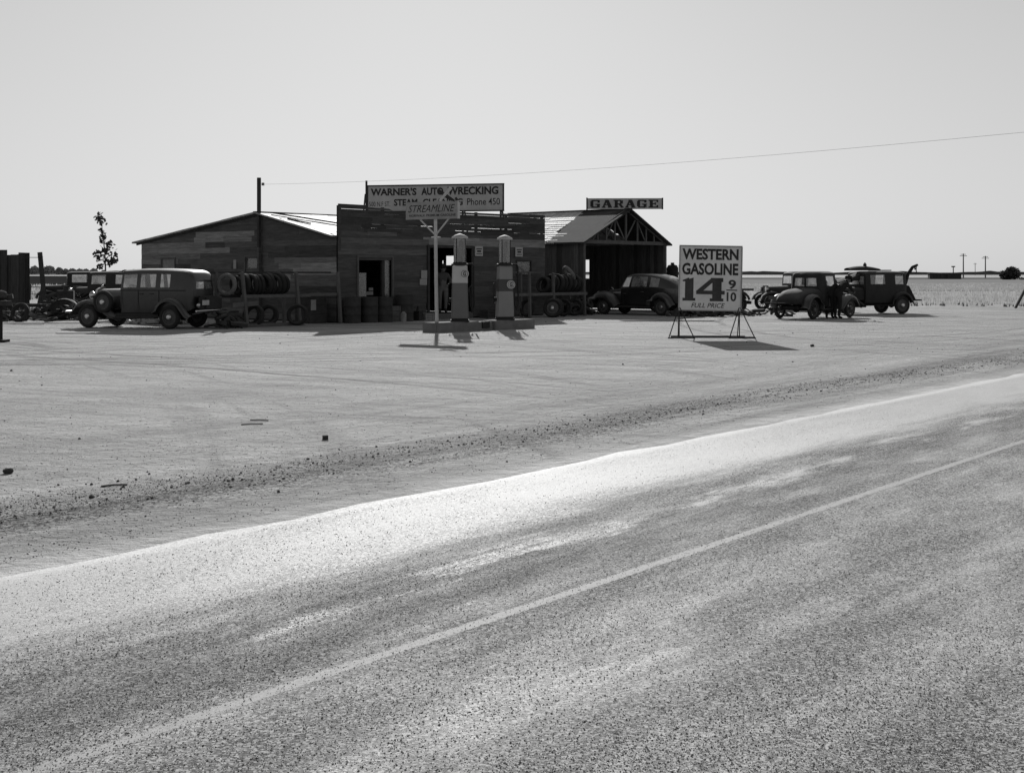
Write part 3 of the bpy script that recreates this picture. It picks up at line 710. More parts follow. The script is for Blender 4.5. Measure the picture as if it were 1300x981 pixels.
# engine block and heap right of the rack, in front of the garage gap
def heap(label, loc, n, spread, hmax, seed, rz=0, m='rust'):
    rnd = random.Random(seed); mb = MB()
    for k in range(n):
        x, y = rnd.gauss(0, spread[0] * .45), rnd.gauss(0, spread[1] * .45); z = rnd.uniform(.02, hmax) * math.exp(-(x / spread[0]) ** 2 * 1.2 - (y / spread[1]) ** 2)
        q = rnd.random()
        if q < .4: mb.box((x, y, z), (rnd.uniform(.1, .6), rnd.uniform(.05, .3), rnd.uniform(.02, .12)), rnd.uniform(0, 6), rnd.uniform(.4, 2), rnd.uniform(-.4, .4), rnd.uniform(-.4, .4))
        elif q < .7:
            a = rnd.uniform(0, 6); l = rnd.uniform(.3, .9); mb.tube([(x - l / 2 * math.cos(a), y - l / 2 * math.sin(a), max(.02, z - .1)), (x, y, z + .03), (x + l / 2 * math.cos(a), y + l / 2 * math.sin(a), max(.02, z + rnd.uniform(-.1, .12)))], rnd.uniform(.012, .04), 6)
        elif q < .88:
            mm = Matrix.Translation((x, y, z + .05)) @ Matrix.Rotation(rnd.uniform(-1.2, 1.2), 4, 'X') @ Matrix.Rotation(rnd.uniform(-.7, .7), 4, 'Y'); r = rnd.uniform(.15, .33)
            mb.lathe([(r, -.05), (r + .03, 0), (r, .05), (r - .07, .04), (r - .07, -.04), (r, -.05)], 16, mm)
        else: mb.grid([[(x + a * .15 + .1 * b, y + b * .12, z + .12 * math.sin(a * .9 + 1) + .02) for a in range(5)] for b in range(3)])
    o = mb.build('scrap_heap', M[m], None, loc, rz); return tag(o, label, 'scrap', None, 'stuff')
heap('heap of dark car parts in the gap before the garage', LB(12.2, -.6), 40, (1.0, .6), .7, 3, BR)
heap('heap of dark parts at the garage corner post', LB(13.9, .8), 30, (.7, .6), .6, 4, BR)
heap('low litter of parts under the black slant-backed car', Vector((7.6, 50.5, 0)), 46, (1.9, .5), .35, 5)
heap('scattered scrap lying behind the price sign', Vector((9.0, 52.0, 0)), 40, (2.0, .7), .3, 6)
heap('dark jumble of scrap at the rear of the big sedan', Vector((-8.75, 40.0, 0)), 30, (.5, .6), .5, 8)
heap('weedy scrap heap in front of the plank shed', Vector((-20.6, 44.5, 0)), 80, (1.6, .8), .85, 9)
heap('flat tangle of scrap metal behind the white strips', Vector((-18.2, 46.0, 0)), 60, (1.4, .9), .30, 10)
heap('scrap pile ahead of the front bumper of the big sedan', Vector((-16.2, 47.0, 0)), 60, (1.2, .8), .55, 11)
heap('pale rubble seen under the big sedan', Vector((-11.6, 43.0, 0)), 70, (1.7, .5), .25, 12, 0, 'bright_scrap')
heap('dark heap of wreck parts behind the big sedan', Vector((-17.3, 52.0, 0)), 90, (2.2, 1.0), .95, 13)
mb = MB(); mb.bar((0, 0, .04), (1.7, -.45, .04), .13, .03); o = mb.build('metal_strip', M['bright_scrap'], None, Vector((-16.9, 42.6, 0))); tag(o, 'long bright metal strip on the dirt ahead of the big sedan', 'metal strip')
mb = MB(); mb.bar((0, 0, .04), (2.6, .2, .04), .12, .03); o = mb.build('metal_strip', M['bright_scrap'], None, Vector((-16.6, 43.0, 0)), -.12); tag(o, 'second bright strip, pointing at the front wheel of the big sedan', 'metal strip')
mb = MB(); mb.box((0, 0, .02), (1.0, .3, .02), .1); o = mb.build('metal_sheet', M['bright_scrap'], None, Vector((-12.2, 36.3, 0)), -.05); tag(o, 'flat pale sheet lying on the dirt below the big sedan', 'sheet')
# single pieces of the scrap yard
def scrap_fender(label, loc, rz, tip):
    mb = MB(); rows = []
    for k in range(13):
        a = R(-10 + 190 * k / 12); x, z = .55 * math.cos(a), .42 * math.sin(a) + .1
        rows.append([(x, y, z + h) for y, h in ((-.18, -.02), (-.1, .03), (.02, .05), (.12, .02), (.17, -.06))])
    mb.grid(rows); o = mb.build('loose_fender', M['paint2'], None, loc, rz, smooth=60); o.rotation_euler = (tip, 0, rz); return tag(o, label, 'fender')
scrap_fender('bent dark fender lying on the scrap heap by the plank shed', Vector((-18.6, 44.8, .35)), .4, .5)
scrap_fender('dark fender standing on edge ahead of the big sedan', Vector((-15.6, 45.2, .25)), -.3, -.35)
fr_ = thing('car_frame', 'stripped car frame with two bare wheels among the scrap at left', 'car frame', Vector((-17.6, 48.5, 0)), R(12))
mb = MB()
for y in (-.35, .35): mb.bar((-1.5, y, .5), (1.4, y, .45), .07, .12)
for x in (-1.3, 0, 1.2): mb.bar((x, -.4, .48), (x, .4, .48), .07, .09)
mb.build('frame_rails', M['rust'], fr_)
for x in (-1.2, 1.2):
    q = link('wheel', TY, fr_, (x, -.62, .35)); q.rotation_euler = (R(90), 0, 0)
mb = MB(); mb.box((.9, 0, .78), (.6, .42, .5)); mb.tube([(.9, .1, 1.0), (.9, .1, 1.2)], .1); mb.tube([(.6, -.1, .9), (.2, -.1, .8)], .07); mb.build('engine_block', M['rust'], fr_)
crate('weathered box standing among the scrap near the shed corner', Vector((-19.4, 46.5, 0)), (.7, .5, .6), .3, 'darkwood')
tyre(Vector((-18.0, 43.9, .1)), (.1, .1, 1), 'dark tyre lying flat at the edge of the scrap near the bright strips')
tyre(Vector((-17.0, 44.9, .32)), (-.3, -1, .35), 'dark tyre leaning on the scrap left of the big sedan')
# standing machine at the left edge, with its shadow
t = thing('hand_pump', 'dark iron pump stand at the far left edge of the lot', 'hand pump', Vector((-12.55, 31.8, 0)))
mb = MB(); mb.tube([(0, 0, 0), (.02, 0, .5), (.0, 0, 1.0)], [.09, .07, .08]); mb.build('stand', M['under'], t)
mb = MB(); mb.box((0, 0, .95), (.5, .35, .12)); mb.tube([(-.3, 0, 1.02), (.3, .1, 1.12)], .06); mb.ball((.05, 0, 1.15), (.16, .14, .12)); mb.build('head', M['rust'], t)
mb = MB(); mb.box((0, 0, .03), (.4, .35, .06)); mb.build('foot', M['under'], t)

# ------------------------------------------------------------------ plank shed, A-frame, sapling at left
FS = Vector((-22.2, 58.5, 0))
sh = thing('plank_shed', 'dark vertical-plank shed at the left edge with one taller section', 'shed', FS, R(-9))
mb = MB(); vboards(mb, -6, -.0, .02, lambda x: 2.52 + .05 * x, .3, 0, .04, tone=(.5, 1.1)); mb.build('front_wall', M['vwall'], sh)
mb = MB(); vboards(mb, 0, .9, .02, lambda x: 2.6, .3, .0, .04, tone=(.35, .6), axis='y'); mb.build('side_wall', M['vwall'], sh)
mb = MB(); vboards(mb, -1.05, -.52, .02, 2.72, .26, -.08, .05, tone=(.5, .8)); mb.build('door', M['vwall'], sh)
mb = MB(); mb.hexa([(-6, .03, 2.1), (0, .03, 2.35), (0, .9, 2.4), (-6, .9, 2.1), (-6, .03, 2.14), (0, .03, 2.39), (0, .9, 2.44), (-6, .9, 2.14)]); mb.build('roof', M['tar'], sh)
mb = MB(); vboards(mb, -6, -.02, .02, 2.1, .3, .9, .04, tone=(.5, 1.1)); mb.build('back_wall', M['vwall'], sh)
af = thing('timber_frame', 'leaning two-legged timber frame right of the plank shed', 'frame', Vector((-19.75, 54.5, 0)))
mb = MB(); mb.bar((.2, 0, 0), (-.05, 0, 2.55), .16, .14); mb.build('leaning_post', M['darkwood'], af)
mb = MB(); mb.bar((-.2, .07, 0), (.08, .07, 1.25), .12, .1); mb.build('prop', M['darkwood'], af)
mb = MB(); mb.tube([(-1.6, 1.0, 2.35), (-.2, .0, 2.33), (.15, -.2, 2.34)], .014, 6); mb.build('tie_wire', M['iron'], af)
tr = thing('young_tree', 'thin leafy sapling standing alone behind the parked wrecks', 'tree', Vector((-19.4, 62.0, 0)))
mb = MB(); mb.tube([(0, 0, 0), (.02, 0, 1.6), (-.02, 0, 2.6), (-.1, 0, 3.4), (-.22, 0, 4.35)], [.05, .04, .03, .022, .01], 7)
for z, dx, dz in ((2.0, .35, .35), (2.1, -.3, .3), (2.6, .3, .4), (2.7, -.28, .3), (3.2, -.2, .3)): mb.tube([(-.01, 0, z), (dx * .5, .05, z + dz * .6), (dx, .1, z + dz)], [.018, .012, .006], 5)
mb.build('trunk', M['bark'], tr)
mb = MB(); rnd = random.Random(5)
for cx, cz, rr, nn in ((-.28, 4.3, .22, 34), (-.2, 4.02, .15, 10), (-.22, 3.75, .14, 8), (-.1, 3.45, .17, 20), (-.18, 3.2, .1, 5), (.15, 3.05, .22, 24), (.05, 2.75, .28, 26), (-.32, 2.55, .24, 22), (.42, 2.5, .2, 16), (.25, 2.15, .22, 26), (-.2, 1.98, .16, 14), (.0, 2.35, .2, 10), (-.3, 2.35, .15, 6), (.5, 2.25, .12, 6), (-.05, 1.75, .1, 5)):
    for k in range(int(nn * 1.25)):
        p = Vector((cx + rnd.gauss(0, rr * .5), rnd.gauss(0, rr * .5), cz + rnd.gauss(0, rr * .45))); a = Vector((rnd.gauss(0, 1), rnd.gauss(0, 1), rnd.gauss(0, 1))).normalized(); b = a.orthogonal().normalized(); l = rnd.uniform(.07, .13)
        mb.face([p - a * l, p + b * l * .6, p + a * l, p - b * l * .6], rnd.uniform(.5, 1.3))
mb.build('crown', M['leaf'], tr)

# ------------------------------------------------------------------ poles and wire
pl = thing('service_pole', 'dark square timber post standing against the ridge of the gable end', 'pole', LB(-.16, 4.06), BR)
mb = MB(); mb.bar((0, 0, 2.6), (0, 0, 5.08), .105, .10); mb.build('pole', M['darkwood'], pl)
mb = MB(); mb.box((.1, -.1, 4.85), (.07, .07, .1)); mb.build('insulator', M['palewood'], pl)
mb = MB(); mb.bar((.0, 0, 0.02), (0, 0, 2.6), .1, .1); mb.build('foot_post', M['wall'], pl)
UP = Vector((17.5, 17.5, 0))
up = thing('utility_pole', 'wooden utility pole by the road carrying the service wire', 'pole', UP)
mb = MB(); mb.tube([(0, 0, 0), (0, 0, 7.2)], [.14, .1], 12); mb.build('pole', M['bark'], up)
mb = MB(); mb.box((0, 0, 6.8), (1.6, .1, .12)); mb.build('cross_arm', M['bark'], up)
for x in (-.6, .6):
    mb = MB(); mb.tube([(x, 0, 6.86), (x, 0, 7.0)], .04, 8); mb.build('insulator', M['palewood'], up)
A = LB(-.06, 4.11, 4.85); B = AT(1300, 168, 25.0); E = B + (B - A).normalized() * 12.2
pts = []
mid = AT(640, 235.0, 0.0)
dirv = B - A
for i in range(41):
    f = i / 40 * 1.45; p = A + dirv * f
    sag = 1.4 * f * (1 - f)
    p.z = A.z + (B.z - A.z) * f - sag * .55 if f <= 1 else p.z + .6 * (f - 1) * .9
    pts.append(p)
E = Vector((17.5, 17.5, 6.8)); pts = [p for i, p in enumerate(pts) if i <= 28] + [E]
mb = MB(); mb.tube(pts, .0038, 5); tag(mb.build('service_wire', M['wire']), 'thin overhead wire crossing the sky from the roof post to the right', 'wire')
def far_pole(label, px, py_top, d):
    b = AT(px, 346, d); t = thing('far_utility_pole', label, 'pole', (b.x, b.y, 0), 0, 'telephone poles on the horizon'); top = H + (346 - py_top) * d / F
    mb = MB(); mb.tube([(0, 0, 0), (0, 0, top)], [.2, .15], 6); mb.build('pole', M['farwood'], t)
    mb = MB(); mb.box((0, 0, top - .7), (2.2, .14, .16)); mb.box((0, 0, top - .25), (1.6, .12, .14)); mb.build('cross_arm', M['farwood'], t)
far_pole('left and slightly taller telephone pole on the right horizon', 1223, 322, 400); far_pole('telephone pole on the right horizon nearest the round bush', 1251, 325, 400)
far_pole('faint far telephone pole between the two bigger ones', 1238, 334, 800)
# long low stack, round bush
b = AT(1199, 346, 330)
t = thing('low_stack', 'long low dark stack lying out in the dry field', 'stack', (b.x, b.y, 0), R(-4))
mb = MB(); rnd = random.Random(2)
for k in range(9):
    mb.box((-3.4 + k * .85, rnd.uniform(-.2, .2), .65), (.9, 2.5, 1.3 + rnd.uniform(-.08, .1)), rnd.uniform(-.05, .05), rnd.uniform(.7, 1.2))
mb.build('stacked_bales', M['darkwood'], t)
mb = MB(); mb.box((0, 0, 1.50), (8.0, 2.9, .16)); mb.build('cover', M['darkwood'], t); mb = MB(); mb.tube([(2.2, 0, 1.5), (2.2, 0, 3.2)], .12); mb.box((2.2, 0, 3.2), (.9, .3, .3)); mb.build('post', M['darkwood'], t)
def foliage(mb, blobs, n, leaf, rnd, base=(0, 0, 0)):
    for cx, cy, cz, rx, rz_ in blobs:
        for k in range(n):
            v = Vector((rnd.gauss(0, 1), rnd.gauss(0, 1), rnd.gauss(0, 1))).normalized() * rnd.uniform(.55, 1.05); p = Vector((cx + v.x * rx, cy + v.y * rx, cz + v.z * rz_))
            if p.z < .05: continue
            a = Vector((rnd.gauss(0, 1), rnd.gauss(0, 1), rnd.gauss(0, 1))).normalized(); c = a.orthogonal().normalized(); l = leaf * rnd.uniform(.6, 1.3)
            mb.face([p - a * l, p + c * l * .7, p + a * l, p - c * l * .7], rnd.uniform(.55, 1.4))
b = AT(1283, 346, 300); t = thing('round_bush', 'rounded dark bush standing alone at the right edge of the field', 'bush', (b.x, b.y, 0))
mb = MB(); mb.tube([(0, 0, 0), (0, 0, 1.5)], .2); mb.build('trunk', M['bark'], t)
mb = MB(); foliage(mb, [(0, 0, 1.3, 1.9, 1.3), (-1.0, 0, 1.1, 1.5, 1.1), (1.0, .2, 1.5, 1.4, 1.3), (.3, 0, 2.1, 1.2, .9)], 260, .35, rnd); mb.build('crown', M['leaf'], t)
mb = MB(); foliage(mb, [(0, 0, .3, .7, .35), (.9, 0, .25, .6, .3)], 60, .2, rnd); tag(mb.build('low_bush', M['leaf'], None, Vector((AT(1297, 346, 300).x, 300, 0))), 'small low shrub right of the rounded bush', 'bush')
# far trees at left
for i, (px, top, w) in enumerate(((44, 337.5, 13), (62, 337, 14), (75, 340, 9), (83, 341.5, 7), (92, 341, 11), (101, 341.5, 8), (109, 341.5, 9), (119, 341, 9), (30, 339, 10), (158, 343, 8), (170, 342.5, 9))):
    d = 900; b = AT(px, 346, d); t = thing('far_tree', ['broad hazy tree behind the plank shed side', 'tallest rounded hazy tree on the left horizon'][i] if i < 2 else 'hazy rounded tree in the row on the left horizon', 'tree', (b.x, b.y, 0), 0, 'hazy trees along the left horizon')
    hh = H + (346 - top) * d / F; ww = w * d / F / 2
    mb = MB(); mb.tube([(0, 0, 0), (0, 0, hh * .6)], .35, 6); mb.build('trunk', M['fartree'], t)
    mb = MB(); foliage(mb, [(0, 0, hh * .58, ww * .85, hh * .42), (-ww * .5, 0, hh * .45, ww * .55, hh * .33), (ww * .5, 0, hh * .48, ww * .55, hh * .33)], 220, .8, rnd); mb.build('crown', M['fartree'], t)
# ------------------------------------------------------------------ vehicles (x forward, y left, z up; origin between the axles on the ground)
def body_shell(parent, S, belt, sill, wl, roofw, winrows, panes, front=None, rear=None, m='paint', glass='glass', nc=5, bulge=(.0, .06)):
    """S: stations from rear to front (x, width factor, roof z, sill z or None, rake per unit of height)
    rows: sill, middle, belt, window bottom, window top, edge, shoulder, crown"""
    fr = winrows
    def half(st):
        x, ws, rz_, sl, rake = st; sl = sill if sl is None else sl
        z = [sl, sl + (belt - sl) * .5, belt]; y = [wl * .93, wl, wl]
        for f, wf in ((fr[0], .99), (fr[1], roofw), (.91, roofw * .96), (.975, roofw * .78), (.998, roofw * .42)):
            z.append(belt + f * (rz_ - belt)); y.append(wl * wf)
        P = [(x + rake * max(0, zz - belt), yy * ws, zz) for yy, zz in zip(y, z)]
        P.append((x + rake * (rz_ - belt), 0, rz_)); return P
    rows = 8
    rg = []
    for st in S:
        h = half(st); rg.append([Vector(p) for p in h] + [Vector((p[0], -p[1], p[2])) for p in h[-2::-1]])
    n = len(rg[0])
    mb = MB(); skip = set()
    for cells in panes:
        for i in cells:
            skip.add((i, 3)); skip.add((i, n - 2 - 3))
    mb.rings([[mb.bm.verts.new(p) for p in r] for r in rg], False, 1, skip)
    capp = []
    for end, win, bl in ((0, rear, bulge[0]), (-1, front, bulge[1])):
        r = rg[end]; sg = -1 if end == 0 else 1; grid = []
        for j in range(rows):
            Lp, Rp = r[j], r[n - 1 - j]; row = []
            ts = [0, .1, .5 - .035, .5 + .035, .9, 1]
            for t in ts:
                p = Lp.lerp(Rp, t); p.x += sg * bl * (1 - (2 * t - 1) ** 2); row.append(p)
            grid.append(row)
        grid.append([r[8].copy() for _ in range(6)])
        sk = set()
        if win:
            for c in win: sk.add((3, c))
        mb.rings([[mb.bm.verts.new(p) for p in q] for q in grid], False, 1, sk)
        if win: capp.append([[grid[3][c], grid[3][c + 1], grid[4][c + 1], grid[4][c]] for c in win])
    body = mb.build('body', M[m], parent, smooth=38)
    for cells in panes:
        for sd in (0, 1):
            mb = MB()
            for i in cells:
                k = 3 if sd == 0 else n - 2 - 3
                mb.face([rg[i][k], rg[i][k + 1], rg[i + 1][k + 1], rg[i + 1][k]])
            mb.build('window', M[glass], parent)
    for q in capp:
        mb = MB()
        for f in q: mb.face(f)
        mb.build('window', M[glass], parent)
    # floor, dark cabin lining
    return body
def hood(parent, x0, x1, w0, w1, z0, h0, h1, m='paint', nose=0, name='hood'):
    mb = MB(); rg = []
    for k in range(6):
        f = k / 5; x = x0 + (x1 - x0) * f; w = w0 + (w1 - w0) * f; h = h0 + (h1 - h0) * f; zz = z0
        half = [(w, zz), (w * 1.0, zz + (h - zz) * .55), (w * .97, zz + (h - zz) * .74), (w * .8, zz + (h - zz) * .90), (w * .45, zz + (h - zz) * .975), (0, h)]
        rg.append([mb.bm.verts.new((x, y, z)) for y, z in half] + [mb.bm.verts.new((x, -y, z)) for y, z in half[-2::-1]])
    mb.rings(rg, False)
    f = mb.bm.faces.new(rg[-1]);
    return mb.build(name, M[m], parent, smooth=40)
def fender(parent, path, yi, yo, m='paint', crown=.045, skirt=.07, sides=(1, -1), name='fender', taper=None):
    for sd in sides:
        mb = MB(); rows = []
        n = len(path)
        for i, (x, z) in enumerate(path):
            a, b = path[max(0, i - 1)], path[min(n - 1, i + 1)]; d = Vector((b[0] - a[0], 0, b[1] - a[1])).normalized(); nn = Vector((-d.z, 0, d.x))
            if nn.z < 0 and abs(nn.x) < .95: nn = -nn
            o = yo if not taper else yi + (yo - yi) * taper[i]
            row = []
            for f, h in ((0, -.02), (.15, crown * .5), (.5, crown), (.82, crown * .55), (.97, -.015), (1.0, -skirt)):
                row.append(Vector((x, sd * (yi + (o - yi) * f), z)) + nn * h)
            rows.append(row)
        mb.grid(rows); mb.build(name, M[m], parent, smooth=60)
def arc(cx, cz, r, a0, a1, n, rz=None):
    rz = rz or r
    return [(cx + r * math.cos(R(a0 + (a1 - a0) * i / n)), cz + rz * math.sin(R(a0 + (a1 - a0) * i / n))) for i in range(n + 1)]
WC = {}
def wheel(parent, x, y, r, w=.14, style='disc', name='wheel', steer=0, tilt=None):
    key = (round(r, 3), w, style)
    sd = 1 if y > 0 else -1
    if key not in WC:
        ri = r * .66; h = w / 2
        mb = MB(); mb.lathe([(ri, -h * .6), (ri + .02, -h * .85), ((r + ri) / 2, -h), (r - .03, -h * .85), (r, -h * .3), (r, h * .3), (r - .03, h * .85), ((r + ri) / 2, h), (ri + .02, h * .85), (ri, h * .6), (ri, -h * .6)], 32); ty = mb.mesh('tyre', M['rubber'], 45)
        mb = MB()
        if style == 'disc': mb.lathe([(ri, -h * .6), (ri, h * .6), (ri - .02, h * .5), (ri - .03, .01), (.12, .03), (.09, .06), (.0, .06)], 28)
        else:
            mb.lathe([(ri, -h * .6), (ri, h * .6), (ri - .02, h * .5), (ri - .03, -h * .5), (ri, -h * .6)], 28); mb.lathe([(.07, -h), (.07, h), (0, h)], 14)
            for k in range(12):
                a = 2 * math.pi * k / 12; mb.tube([(.05 * math.cos(a), .05 * math.sin(a), 0), ((ri - .01) * math.cos(a), (ri - .01) * math.sin(a), 0)], .018 if style == 'wood' else .009, 5)
        rm = mb.mesh('rim', M['rim'], 40)
        mb = MB(); mb.lathe([(.085, .03), (.085, .075), (.06, .10), (.0, .105)], 18); hc = mb.mesh('hub_cap', M['chrome'] if style == 'disc' else M['rim'], 40)
        WC[key] = (ty, rm, hc)
    ty, rm, hc = WC[key]
    o = link(name, rm, parent, (x, y, r))
    o.rotation_euler = tilt if tilt else (R(-90 * sd), 0, R(steer)); 
    link('tyre', ty, o); link('hub_cap', hc, o); return o
def lamp(parent, x, y, z, r=.11):
    for sd in (1, -1):
        mb = MB(); m = Matrix.Translation((x, sd * y, z)) @ Matrix.Rotation(R(90), 4, 'Y')
        mb.lathe([(0, -.16), (r * .5, -.13), (r * .9, -.04), (r, 0), (r * .95, .02), (0, .045)], 18, m); mb.tube([(x - .05, sd * y, z - r), (x - .05, sd * y * .85, z - r - .12)], .018, 6); mb.build('headlight', M['chrome'], parent, smooth=45)
def chassis(parent, xa, xb, z=.42, w=.36):
    mb = MB()
    for sd in (1, -1): mb.box(((xa + xb) / 2, sd * w, z), (xb - xa, .07, .13))
    for x in (xa + .1, (xa + xb) / 2, xb - .1): mb.box((x, 0, z), (.08, 2 * w, .1))
    mb.box(((xa + xb) / 2 + .6, 0, z), (.9, .4, .3)); mb.tube([((xa + xb) / 2, 0, z), (xa + .3, 0, z - .05)], .05); mb.build('chassis', M['under'], parent)
def axle(parent, x, y, z):
    mb = MB(); mb.tube([(x, -y, z), (x, y, z)], .045); mb.ball((x, 0, z), (.13, .14, .13)); mb.build('axle', M['under'], parent)
def interior(parent, xs, belt, wl, whl=None):
    for x in xs:
        mb = MB(); mb.box((x, 0, .62), (.5, wl * 1.75, .25)); mb.box((x - .27, 0, .92), (.16, wl * 1.75, belt + .05 - .62)); bmesh.ops.bevel(mb.bm, geom=mb.bm.edges[:], offset=.05, segments=2, affect='EDGES'); mb.build('seat', M['seat'], parent, smooth=40)
    if whl:
        x, y, z = whl; m = Matrix.Translation((x, y, z)) @ Matrix.Rotation(R(-38), 4, 'Y') ; mb = MB()
        pts = [m @ Vector((.2 * math.cos(a * math.pi / 10), .2 * math.sin(a * math.pi / 10), 0)) for a in range(21)]; mb.tube(pts, .014, 6); mb.tube([m @ Vector((0, 0, 0)), m @ Vector((.0, 0, -.55))], .02)
        for a in range(3): mb.tube([m @ Vector((0, 0, 0)), m @ Vector((.2 * math.cos(a * 2.1), .2 * math.sin(a * 2.1), 0))], .01, 5)
        mb.build('steering_wheel', M['under'], parent)

def place(t, near_front, near_rear=None): pass
# ---- big sedan at left (faces left, tail towards us)
def big_sedan(label, loc, rz):
    t = thing('sedan_car', label, 'car', loc, rz)
    wb = 1.46; r = .36
    S = [(-2.16, .74, 1.50, .62, 0), (-2.10, .84, 1.66, .58, 0), (-1.98, .94, 1.75, .52, 0), (-1.86, .985, 1.785, .50, 0), (-1.45, 1, 1.81, None, 0), (-1.12, 1, 1.82, None, 0), (-.95, 1, 1.825, None, 0), (-.42, 1, 1.825, None, 0), (-.28, 1, 1.82, None, 0), (.20, .985, 1.795, None, 0), (.30, .97, 1.77, None, -.05)]
    body_shell(t, S, 1.18, .48, .74, .90, (.10, .74), [[4], [6], [8]], front=(1, 2, 3), rear=(1, 2, 3), bulge=(.03, .02))
    mb = MB()
    for sd in (1, -1):
        mb.bar((-2.0, sd * .752, 1.16), (.30, sd * .735, 1.16), .02, .03)
        for x in (-1.08, -.35, .24): mb.bar((x, sd * .752, .55), (x, sd * .75, 1.15), .012, .008)
        mb.bar((-.52, sd * .77, 1.06), (-.38, sd * .77, 1.06), .02, .025); mb.bar((-.9, sd * .77, 1.06), (-.76, sd * .77, 1.06), .02, .025)
    mb.build('trim', M['paint2'], t)
    mb = MB(); mb.bar((.28, .66, 1.735), (.42, .6, 1.70), .1, .02); mb.box((.36, 0, 1.715), (.16, 1.24, .025), ry=R(14)); mb.build('sun_visor', M['paint'], t)
    hood(t, .26, 1.44, .66, .33, .62, 1.22, 1.19, 'paint')
    mb = MB(); mb.prism([(-.34, .55), (.34, .55), (.35, 1.0), (.28, 1.17), (.12, 1.235), (-.12, 1.235), (-.28, 1.17), (-.35, 1.0)], 1.44, 1.52, 'x'); rs_ = mb.build('radiator_shell', M['chrome'], t, smooth=30)
    mb = MB()
    for k in range(-7, 8): mb.box((1.53, k * .038, .86), (.012, .012, .56))
    mb.build('grille', M['under'], rs_); mb = MB(); mb.ball((1.48, 0, 1.27), (.04, .04, .05)); mb.build('radiator_cap', M['chrome'], t)
    lamp(t, 1.55, .42, 1.0, .125)
    fender(t, [(2.02, .40), (1.98, .56), (1.86, .70), (1.68, .80), (1.46, .84), (1.22, .80), (1.0, .68), (.8, .52), (.62, .40), (.45, .35)], .42, .86)
    fender(t, arc(-wb, .40, .50, 5, 150, 10) + [(-2.08, .42), (-2.2, .36)], .62, .88)
    for sd in (1, -1):
        mb = MB(); mb.box((-.28, sd * .80, .335), (1.5, .24, .035)); mb.box((-.28, sd * .70, .40), (1.5, .03, .13)); mb.build('running_board', M['paint2'], t)
    for x in (wb, -wb):
        axle(t, x, .66, r)
        for sd in (1, -1): wheel(t, x, sd * .73, r, .16)
    for sd in (1, -1):
        sp = wheel(t, .86, sd * .80, .35, .15, name='spare_wheel'); sp.location.z = .80
    mb = MB(); mb.tube([(2.2, -.85, .50), (2.28, -.4, .5), (2.3, 0, .50), (2.28, .4, .5), (2.2, .85, .5)], .03); mb.tube([(1.9, .35, .48), (2.28, .35, .5)], .03); mb.tube([(1.9, -.35, .48), (2.28, -.35, .5)], .03); mb.build('bumper', M['chrome'], t)
    mb = MB(); mb.tube([(-2.45, -.85, .55), (-2.52, -.4, .56), (-2.52, .4, .56), (-2.45, .85, .55)], .03); mb.tube([(-2.0, .35, .45), (-2.5, .35, .55)], .03); mb.tube([(-2.0, -.35, .45), (-2.5, -.35, .55)], .03); mb.build('bumper', M['chrome'], t)
    mb = MB(); mb.box((-2.40, 0, .78), (.28, .95, .44)); bmesh.ops.bevel(mb.bm, geom=mb.bm.edges[:], offset=.05, segments=2, affect='EDGES'); mb.build('trunk_box', M['paint2'], t, smooth=40)
    mb = MB(); mb.box((-2.56, .50, .80), (.02, .34, .15)); mb.build('licence_plate', M['bright_scrap'], t)
    mb = MB(); mb.ball((-2.45, .72, .72), (.06, .07, .07)); mb.build('tail_light', M['chrome'], t)
    chassis(t, -2.0, 1.8); interior(t, (-.5, -1.5), 1.15, .7, (.02, .34, 1.2)); return t
r1 = Vector((-10.28, 39.05, 0)); th = R(180 - 19)
fw = Vector((math.cos(th), math.sin(th), 0)); lf = Vector((-fw.y, fw.x, 0))
carA = big_sedan('big black sedan with side-mounted spare parked left of the tyre rack', r1 + fw * 1.46 - lf * .73, th)

